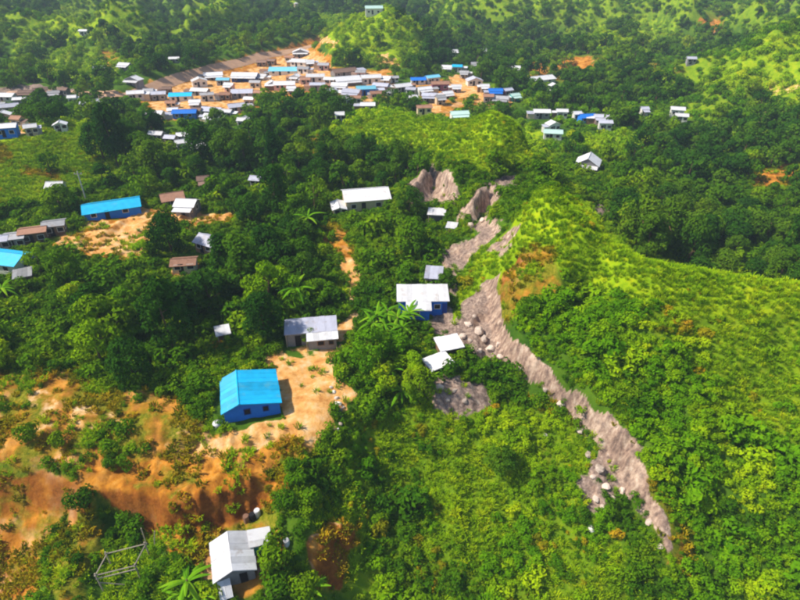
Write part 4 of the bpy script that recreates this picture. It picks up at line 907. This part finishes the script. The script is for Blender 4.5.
def near_mark(x, y):
    d = [((m_.x - x) ** 2 + (m_.y - y) ** 2, c) for m_, c in MARKS]; d.sort(); return d[0][1], math.sqrt(d[0][0])
def far_enough(x, y, r):
    return not PLANTED or min((x - a) ** 2 + (y - b) ** 2 for a, b in PLANTED) > r * r
WH_SHORT = ['in the dense grove', 'in the path-side grove', 'in the village wood', 'in the valley woods', 'below the grassy hill']
KN = {'dark': 'dark broadleaf tree', 'mid': 'mid-green broadleaf tree', 'bright': 'light green tree', 'tall': 'tall dark tree', 'bush': 'green bush'}
# trees that stand out by themselves
SOLO = [
 ('mid',112,348,1.25,'large rounded yellow-green tree standing out in the middle of the grove'),
 ('tall',118,168,1.25,'tall dense dark tree beside the yellow grassy hill'),('tall',132,163,1.15,'second tall dark tree, on the road side of the dense one by the grassy hill'),('dark',104,160,1.2,'spreading tree leaning out over the crest of the grassy hill'),('dark',46,128,1.3,'rounded dark tree between the white houses and the grassy hill'),
 ('dark',172,254,.95,'dark rounded tree at the edge of the sandy clearing by the earth hut'),('bright',146,262,.9,'light green tree at the foot of the sandy clearing'),('bright',42,276,.9,'light green tree beside the cyan-roofed house'),('mid',70,290,1.0,'mid green tree in front of the sandy clearing edge'),
 ('bright',395,362,1.0,'bright leafy tree beside the low patched tin shed'),('bright',372,372,1.0,'bright leafy tree on the brush slope next to the dirt yard'),('bright',410,378,.95,'leafy tree shading the patched tin shed roof'),('mid',418,400,.8,'small tree at the edge of the bare patch below the sheds'),('bright',385,395,.85,'small leafy tree halfway between the yard and the bare patch'),
 ('mid',447,288,.55,'small round tree between the narrow grey shed and the eroded slope'),('mid',312,345,.38,'small round bush growing under the grey hut porch'),
 ('dark',500,470,.62,'dark round bush standing out on the green brush slope'),('mid',375,418,.6,'round bush below the leafy trees by the dirt yard'),('mid',527,320,.5,'round dark bush on the orange grassy flank of the ridge'),
 ('bush',278,560,1.15,'bright bush beside the white hut wall'),('bush',272,600,1.3,'round green bush in the yard in front of the white hut'),('bush',300,590,1.0,'green bush near the banana plant in front of the white hut'),('bush',284,505,1.0,'upright bush on the bank above the white hut'),('bush',82,505,.8,'low bush on the rim of the weedy hollow'),
 ('bush',190,402,.8,'bush on the side of the blue gabled house facing the dry plateau'),('bush',205,388,1.2,'leafy bush behind the blue gabled house corner'),('bush',62,446,.7,'green bush above the brown gully rim'),('bush',30,440,.8,'green bush over the head of the brown gully'),('bush',112,465,.6,'green bush on the orange rim above the hollow'),
]
for k, px, py, s, lab in SOLO:
    p = hit(px, py); plant_tree(random.choice(K[k]), p.x, p.y, s, lab); PLANTED.append((p.x, p.y)); n_ind += 1
for zi, (poly, d0, d1, sp, kinds, where, cap) in enumerate(TREE_ZONES):
    r = np.random.default_rng(900 + zi); cand = []
    ys = np.arange(60, 210, sp)
    for y in ys:
        for x in np.arange(-150, 190, sp):
            X, Y = x + r.uniform(-.45, .45) * sp, y + r.uniform(-.45, .45) * sp; z = float(zgrid(X, Y)); px, py, zc = to_px(X, Y, z)
            if d0 < zc < d1 and in_poly(px, py, poly): cand.append((X, Y, zc))
    cand.sort(key=lambda c: c[2]); n = 0
    for X, Y, zc in cand:
        if n >= cap: break
        if not clear_of(X, Y, 4.2) or not far_enough(X, Y, sp * .62) or wgrid('sand', X, Y) > .4: continue
        # nothing tall between the camera and a building just behind
        px, py, _ = to_px(X, Y, float(zgrid(X, Y)))
        if any(abs(kx - X) < 4.8 and 0 < ky - Y < (18 if zi in (0, 4) else 13) for kx, ky in KEEP): continue
        if any(abs(kx - X * ky / Y) < 9 and 0 < ky - Y < 48 for kx, ky in OPEN): continue
        if in_poly(px, py, PATH) or (zi == 2 and wgrid('lush', X, Y) > .4) or wgrid('soil', X, Y) > .4 or (zi == 3 and zgrid(X, Y) > 2.5): continue
        k = kinds[int(r.integers(len(kinds)))]
        s_ = r.uniform(.55, 1.2); mk, dm = near_mark(X, Y); ad = 'small ' if s_ < .75 else ('large ' if s_ > 1.0 else '')
        lab = f'{ad}{KN[k]} {"right beside" if dm < 9 else "some way from"} {mk}, {WH_SHORT[zi]}'
        lab = lab if len(lab.split()) <= 15 else lab.split(',')[0]
        plant_tree(K[k][int(r.integers(len(K[k])))], X, Y, s_, lab, f'{lab} (trees)'); PLANTED.append((X, Y)); n += 1; n_ind += 1
    print('zone', zi, 'cand', len(cand), 'planted', n)
print('individual trees', n_ind)

# palms and banana plants: every frond is a piece of its own
def frond_mesh(seed, L, wd, droop, nseg=7, pinnate=True):
    r = random.Random(seed); vs, fs = [], []
    for i in range(nseg + 1):
        t_ = i / nseg; x = L * t_; z = L * (.45 * t_ - droop * t_ * t_); w_ = wd * math.sin(math.pi * (t_ * .85 + .12)) ** .7
        vs += [(x, -w_ / 2, z - w_ * .22), (x, 0, z), (x, w_ / 2, z - w_ * .22)]
    for i in range(nseg):
        a_ = 3 * i; fs += [(a_, a_ + 3, a_ + 4, a_ + 1), (a_ + 1, a_ + 4, a_ + 5, a_ + 2)]
    return MB().add(vs, fs).mesh('frond', M['leaf_palm'])
FR = [frond_mesh(s, 2.4, .42, .60 + .18 * s) for s in range(3)]; PF = [frond_mesh(s + 5, 3.2, .55, .7 + .12 * s) for s in range(3)]
def palm(px, py, h, s, label, fr=FR, nf=15, name='banana_plant', group=None):
    p = hit(px, py); t = thing(name, label, 'plant' if name == 'banana_plant' else 'palm tree', p, random.uniform(0, 6), group); t.scale = (s, s, s)
    MB().tube([(0, 0, -.5), (.1, .05, h * .5), (.05, .1, h)], [.2, .16, .11], 8).build('stem', M['bark'], t, True)
    for i in range(nf):
        o = bpy.data.objects.new('frond', fr[i % 3]); col.objects.link(o); o.parent = t; o.location = (.05, .1, h - .05 - .03 * i); o.rotation_euler = (0, random.uniform(-.75, .25), i * 2.4 + random.uniform(-.3, .3)); o.scale = (random.uniform(.75, 1.1),) * 3
palm(192, 592, 1.8, 1.15, 'banana plant with wide bright fronds beside the white hut'); palm(204, 600, 1.3, .9, 'shorter banana plant between the white hut and the larger one')
palm(310, 596, 1.5, 1.0, 'banana plant near the bush in front of the white hut yard'); palm(182, 600, 1.2, .8, 'low banana plant at the edge of the orange bank by the white hut')
for x, y, s in ((378,326,1.2),(388,322,1.25),(398,328,1.15),(408,322,1.1),(386,334,1.0),(372,332,1.0),(402,336,.95)):
    palm(x, y, 1.8, s, 'bright banana plant in front of the blue-walled house', group='banana plants by the blue-walled house')
for x, y, s in ((402,398,1.0),(392,380,1.1),(425,388,.9)):
    palm(x, y, 1.6, s, 'banana plant among the leafy trees by the patched tin shed', group='banana plants by the tin sheds')
for x, y, s in ((310,238,1.0),(268,292,1.0),(222,298,1.0),(300,312,1.0)):
    palm(x, y, 4.5, s, 'slim palm rising out of the dense grove above the plateau', PF, 12, 'palm_tree', 'palms in the grove')
palm(6, 300, 2.0, 1.2, 'banana plant beside the small grey shed below the cyan roof')

# ------------------------------------------------------------------ uncounted cover: brush, grass, the far woods
def clump_obj(name, seed, rx, h, n, rc, nl, ls, mat, asp=.55):
    cl, q = crown_clumps(seed, rx, .05, h, n, rc); v, f = leaves(cl, q, nl, ls, seed, .5, .8, asp); return bpy.data.objects.new(name, mesh_np(name, v, f, [mat]))
def tuft_obj(name, seed, rx, h, n, mat, wd=.09):
    r = np.random.default_rng(seed); vs, fs = [], []
    for i in range(n):
        a_ = r.random() * 6.28; ro = rx * math.sqrt(r.random()); x, y = ro * math.cos(a_), ro * math.sin(a_); b_ = r.random() * 6.28; L = h * r.uniform(.55, 1.1); ln = L * r.uniform(.25, .9)
        dx, dy = math.cos(b_) * .6 + math.cos(a_) * .5, math.sin(b_) * .6 + math.sin(a_) * .5; nx, ny = -dy * wd, dx * wd; k = len(vs)
        vs += [(x - nx, y - ny, -.1), (x + nx, y + ny, -.1), (x + dx * ln * .4 + nx, y + dy * ln * .4 + ny, L * .65), (x + dx * ln * .4 - nx, y + dy * ln * .4 - ny, L * .65), (x + dx * ln, y + dy * ln, L * .8)]
        fs += [(k, k + 1, k + 2, k + 3), (k + 3, k + 2, k + 4)]
    return bpy.data.objects.new(name, mesh_np(name, vs, fs, [mat]))
def scatter(name, label, cat, pts, scl, which, protos):
    n = len(pts); me = bpy.data.meshes.new(name); me.from_pydata(pts.tolist(), [], [])
    def attr(k, ty, dat, fld='value'):
        a_ = me.attributes.new(k, ty, 'POINT'); a_.data.foreach_set(fld, np.ascontiguousarray(dat).ravel())
    attr('rot', 'FLOAT_VECTOR', np.stack([RNG.normal(0, .12, n), RNG.normal(0, .12, n), RNG.random(n) * 6.28], 1).astype(np.float32), 'vector')
    attr('scl', 'FLOAT', scl.astype(np.float32)); attr('idx', 'INT', which.astype(np.int32))
    o = bpy.data.objects.new(name, me); col.objects.link(o); o['kind'] = 'stuff'; o['label'] = label; o['category'] = cat
    pc = bpy.data.collections.new(name + '_pieces')
    for i, p in enumerate(protos): p.name = f'{name}_piece_{i:02d}'; pc.objects.link(p)
    g = bpy.data.node_groups.new(name + '_spread', 'GeometryNodeTree')
    g.interface.new_socket('Geometry', in_out='INPUT', socket_type='NodeSocketGeometry'); g.interface.new_socket('Geometry', in_out='OUTPUT', socket_type='NodeSocketGeometry')
    gi = g.nodes.new('NodeGroupInput'); go = g.nodes.new('NodeGroupOutput'); ip = g.nodes.new('GeometryNodeInstanceOnPoints'); ci = g.nodes.new('GeometryNodeCollectionInfo')
    ci.inputs['Collection'].default_value = pc; ci.inputs['Separate Children'].default_value = True; ci.inputs['Reset Children'].default_value = True
    def na(k, ty):
        x = g.nodes.new('GeometryNodeInputNamedAttribute'); x.data_type = ty; x.inputs['Name'].default_value = k; return x.outputs['Attribute']
    ip.inputs['Pick Instance'].default_value = True; L = g.links.new
    L(gi.outputs[0], ip.inputs['Points']); L(ci.outputs[0], ip.inputs['Instance']); L(na('idx', 'INT'), ip.inputs['Instance Index']); L(na('rot', 'FLOAT_VECTOR'), ip.inputs['Rotation']); L(na('scl', 'FLOAT'), ip.inputs['Scale']); L(ip.outputs[0], go.inputs[0])
    md = o.modifiers.new('spread', 'NODES'); md.node_group = g; return o
def spread(y0, y1, sp, seed):
    """jittered points over the part of the ground the photograph looks at, with a margin"""
    r = np.random.default_rng(seed); out = []
    y = y0
    while y < y1:
        hw = 14 + y * .92; n = int(2 * hw / sp); x = (np.arange(n) + r.uniform(-.5, .5, n)) * sp - hw
        out.append(np.stack([x, y + r.uniform(-.5, .5, n) * sp], 1)); y += sp
    P = np.concatenate(out); z = zgrid(P[:, 0], P[:, 1]); return P[:, 0], P[:, 1], z, r
def bare(x, y):
    return np.maximum(np.maximum(wgrid('sand', x, y), wgrid('rock', x, y)), wgrid('soil', x, y))
def built(x, y, r, plan=None):
    d = np.full(x.shape, 1e9)
    for kx, ky, kr in (plan or PLAN): d = np.minimum(d, np.hypot(x - kx, y - ky) - kr)
    return d < r - 2.2

# near brush
x, y, z, r = spread(24, 165, .72, 1); lu = wgrid('lush', x, y); ba = bare(x, y); n1 = fbm(x / 7, y / 7, 61, 3); px, py, zc = to_px(x, y, z)
so = wgrid('soil', x, y); prob = (1 - ba * .97) * np.where(so > .42, np.where((n1 > .60) & (so < .6) & (y < 62), .5, .01), 1) * np.where(lu > .7, np.where(zc > 108, .34, .13), np.where(lu > .25, .85, .95)); keep = (r.random(len(x)) < prob) & ~built(x, y, 2.6) & (ba < .75) & ~((fbm(x / 6.5, y / 6.5, 69, 3) > .57) & (lu > .2) & (r.random(len(x)) < .85)) & ~((lu > .6) & (x < -45)) & ~((poly_sd(px, py, [(316,516),(366,512),(368,612),(318,612)]) > 0) & (r.random(len(x)) < .85)) & ~((poly_sd(px, py, [(-60,455),(95,492),(80,560),(40,650),(-60,650)]) > 0) & (r.random(len(x)) < .8)) & ~((poly_sd(px, py, [(255,468),(326,440),(326,640),(255,640)]) > 0) & (r.random(len(x)) < .65)) & ~((poly_sd(px, py, [(90,495),(170,500),(170,650),(60,650)]) > 0) & (r.random(len(x)) < .5)) & ~((poly_sd(px, py, [(446,300),(452,250),(486,216),(506,222),(490,250),(468,268),(462,300)]) > 0) & (r.random(len(x)) < .8))
ridge_front = poly_sd(px, py, [(505,330),(560,275),(640,300),(800,310),(960,330),(960,640),(690,640),(640,470),(560,370)]) > 0
x, y, z, lu, n1, px, py, zc, rf_ = (a[keep] for a in (x, y, z, lu, n1, px, py, zc, ridge_front))
which = np.where(rf_, np.where(n1 > .46, r.integers(3, 6, len(x)), np.where((py < 380) | (n1 < .36), r.integers(6, 8, len(x)), r.integers(0, 3, len(x)))), np.where(lu > .25, np.where(n1 > .55, r.integers(6, 8, len(x)), np.where(n1 > .40, r.integers(3, 6, len(x)), r.integers(0, 3, len(x)))), r.integers(0, 3, len(x))))
which = np.where((lu > .7), r.integers(6, 8, len(x)), which); n5 = fbm(x / 3.5, y / 3.5, 68, 3); which = np.where((n5 > .60) & (r.random(len(x)) < .6) & (lu > .2), 8, which)
protos = [clump_obj('brush', 600 + i, .8, 1.0, 8, .42, 260, .28, M['leaf_mid']) for i in range(3)] + [clump_obj('brush', 620 + i, .85, 1.1, 9, .42, 280, .30, M['leaf_bright']) for i in range(3)] + [clump_obj('brush', 640 + i, .7, .8, 8, .36, 240, .26, M['leaf_lush']) for i in range(2)] + [clump_obj('brush', 660, .7, .7, 8, .36, 240, .26, M['leaf_dry'])]
scl = (.35 + .75 * r.random(len(x)) ** 2.2) * np.where(lu > .7, .7, 1.0) * (.55 + .95 * fbm(x / 5, y / 5, 63, 2)); scl = np.where(lu > .2, scl, scl * 1.2); scl = np.where((r.random(len(x)) < .03) & (lu < .7) & (bare(x, y) < .05) & ~built(x, y, 4.2), scl * 2.0 + .4, scl)
print('brush', len(x)); scatter('brush_cover', 'dense leafy green brush covering the near slopes', 'brush', np.stack([x, y, z - .05], 1), scl, which, protos)
# grass on ridges, plateau edges
x, y, z, r = spread(24, 175, .62, 2); lu = wgrid('lush', x, y); so = wgrid('soil', x, y); ba = np.maximum(wgrid('sand', x, y), wgrid('rock', x, y)); n2 = fbm(x / 4, y / 4, 66, 3)
prob = np.maximum(np.where(lu > .6, lu * .95, np.where(fbm(x / 6.5, y / 6.5, 69, 3) > .55, .95, lu * .8)), np.where((so > .1) & (so < .8), np.where((n2 > .54) | (so < .4), .6, .06), np.where(so >= .8, np.where(n2 > .58, .4, .04), .12))) * (1 - ba * .96); prob = np.where(np.hypot(x - _f.x, y - _f.y) < 4, .8, prob); keep = (r.random(len(x)) < prob) & ~built(x, y, 2.6, PLAN[:-1])
x, y, z, lu, so, n2 = (a[keep] for a in (x, y, z, lu, so, n2))
which = np.where((so > .1) | ((x < -45) & (y > 120) & (lu > .5) & (r.random(len(x)) < .08)), np.where(n2 > .60, r.integers(0, 2, len(x)), r.integers(2, 4, len(x))), r.integers(0, 2, len(x)))
protos = [tuft_obj('grass', 700 + i, .35, .75, 34, M['leaf_lush'], .05) for i in range(2)] + [tuft_obj('grass', 710 + i, .5, .55, 44, M['leaf_dry'], .07) for i in range(2)]
print('grass', len(x)); scatter('grass_cover', 'yellow-green grass on the ridges and the bare plateau', 'grass', np.stack([x, y, z], 1), r.uniform(.5, 1.25, len(x)), which, protos)
# far woods
PL = np.array(PLANTED)
def far_trees(y0, y1, sp, seed, s0, s1):
    x, y, z, r = spread(y0, y1, sp, seed); ba = bare(x, y); lu = wgrid('lush', x, y); n1 = fbm(x / 45, y / 45, 71, 3); px, py, zc = to_px(x, y, z)
    prob = np.where(n1 > .45, .9, .6) * (1 - ba) * np.where(lu > .55, .05, np.where(lu > .3, .35, 1)); keep = (r.random(len(x)) < prob) & ~built(x, y, 5.5)
    keep &= ~((y < 175) & np.array([min_d < 3.2 for min_d in np.min(np.hypot(x[:, None] - PL[None, :, 0], y[:, None] - PL[None, :, 1]), 1)]))
    for poly, d0, d1, *_ in TREE_ZONES[:2]: keep &= ~((poly_sd(px, py, poly) > 0) & (zc < d1))
    keep &= ~((poly_sd(px, py, [(335,215),(480,215),(480,150),(560,150),(960,300),(960,700),(-300,700),(-300,225),(60,225),(240,212),(250,240),(330,240)]) > 0) & (zc < 125))
    keep &= ~((poly_sd(px, py, [(322,158),(360,118),(400,102),(500,104),(552,140),(548,178),(470,166),(400,160),(350,165)]) > -3) & (zc < 200) & (zc > 108) & (r.random(len(x)) < .9))
    for kx, ky in KEEP: keep &= ~((np.abs(x - kx) < 5) & (ky - y > 0) & (ky - y < 16))
    for kx, ky in OPEN: keep &= ~((np.abs(kx - x * ky / y) < 9) & (ky - y > 0) & (ky - y < 48))
    for kx, ky in ROAD: keep &= ~((np.abs(x - kx) < 5) & (ky - y > -6) & (ky - y < 42))
    keep &= ~((poly_sd(px, py, [(520,200),(545,160),(575,195),(640,255),(960,300),(960,420),(500,300)]) > -8) & (z > 3) & (zc < 135))
    x, y, z, n1 = (a[keep] for a in (x, y, z, n1)); w_ = np.where(n1 + r.normal(0, .1, len(x)) > .52, r.integers(0, 3, len(x)), r.integers(3, 6, len(x)))
    return np.stack([x, y, z], 1), r.uniform(s0, s1, len(x)), w_
def far_proto(seed, rx, h, nl, ls, mat, n=18):
    cl, q = crown_clumps(seed, rx, h * .15, h, n, rx * .36); v, f = leaves(cl, q, nl, ls, seed, .3); tr = MB().tube([(0, 0, -1), (.1, 0, h * .4), (0, .1, h * .7)], [.3, .22, .1], 5)
    nv = len(v); V = np.concatenate([v, np.array(tr.v)]); F = [tuple(a) for a in f.tolist()] + [tuple(i + nv for i in g) for g in tr.f]
    return bpy.data.objects.new('t', mesh_np('far_tree', V, F, [mat, M['bark']], np.array([0] * len(f) + [1] * len(tr.f), np.int32)))
A = [far_trees(120, 300, 5.6, 3, .7, 1.15), far_trees(300, 620, 7.0, 4, .75, 1.3), far_trees(620, 1500, 13, 5, 1.2, 2.0)]
protos = [far_proto(800 + i, 3.0 + .3 * i, 6.0 + .7 * i, 900, .75, M['leaf_dark']) for i in range(3)] + [far_proto(820 + i, 2.6 + .3 * i, 5.0 + .5 * i, 800, .70, M['leaf_mid']) for i in range(3)]
P = np.concatenate([a[0] for a in A]); print('far trees', len(P))
scatter('distant_forest', 'dark green woods covering the valleys and far hills', 'forest', P, np.concatenate([a[1] for a in A]), np.concatenate([a[2] for a in A]), protos)
# far scrub and tall grass
x, y, z, r = spread(165, 520, 3.0, 6); lu = wgrid('lush', x, y); ba = bare(x, y); keep = (r.random(len(x)) < (1 - ba) * np.where(lu > .4, .85, .55)) & ~built(x, y, 4.5); x, y, z, lu = (a[keep] for a in (x, y, z, lu))
protos = [clump_obj('scrub', 850 + i, 1.7, 1.5, 9, .8, 240, .55, m) for i, m in enumerate((M['leaf_mid'], M['leaf_bright'], M['leaf_lush'], M['leaf_lush']))]
print('scrub', len(x)); scatter('distant_scrub', 'green scrub on the far hills and the knoll', 'scrub', np.stack([x, y, z - .1], 1), r.uniform(.6, 1.3, len(x)), np.where(lu > .75, r.integers(2, 4, len(x)), r.integers(0, 2, len(x))), protos)

# ------------------------------------------------------------------ haze
m, t, o = new_mat('haze_air'); v = node(t, 'ShaderNodeVolumePrincipled'); v.inputs['Color'].default_value = (.62, .78, 1.0, 1); v.inputs['Density'].default_value = .0003; v.inputs['Anisotropy'].default_value = .0
t.links.new(v.outputs[0], o.inputs['Volume'])
zmin, zmax = float(GZ.min()) - 1, max(float(GZ.max()), CAM_H) + 8
hz = MB().box(-5200, 5200, -60, 3700, zmin, zmax).build('haze', m); hz['kind'] = 'stuff'
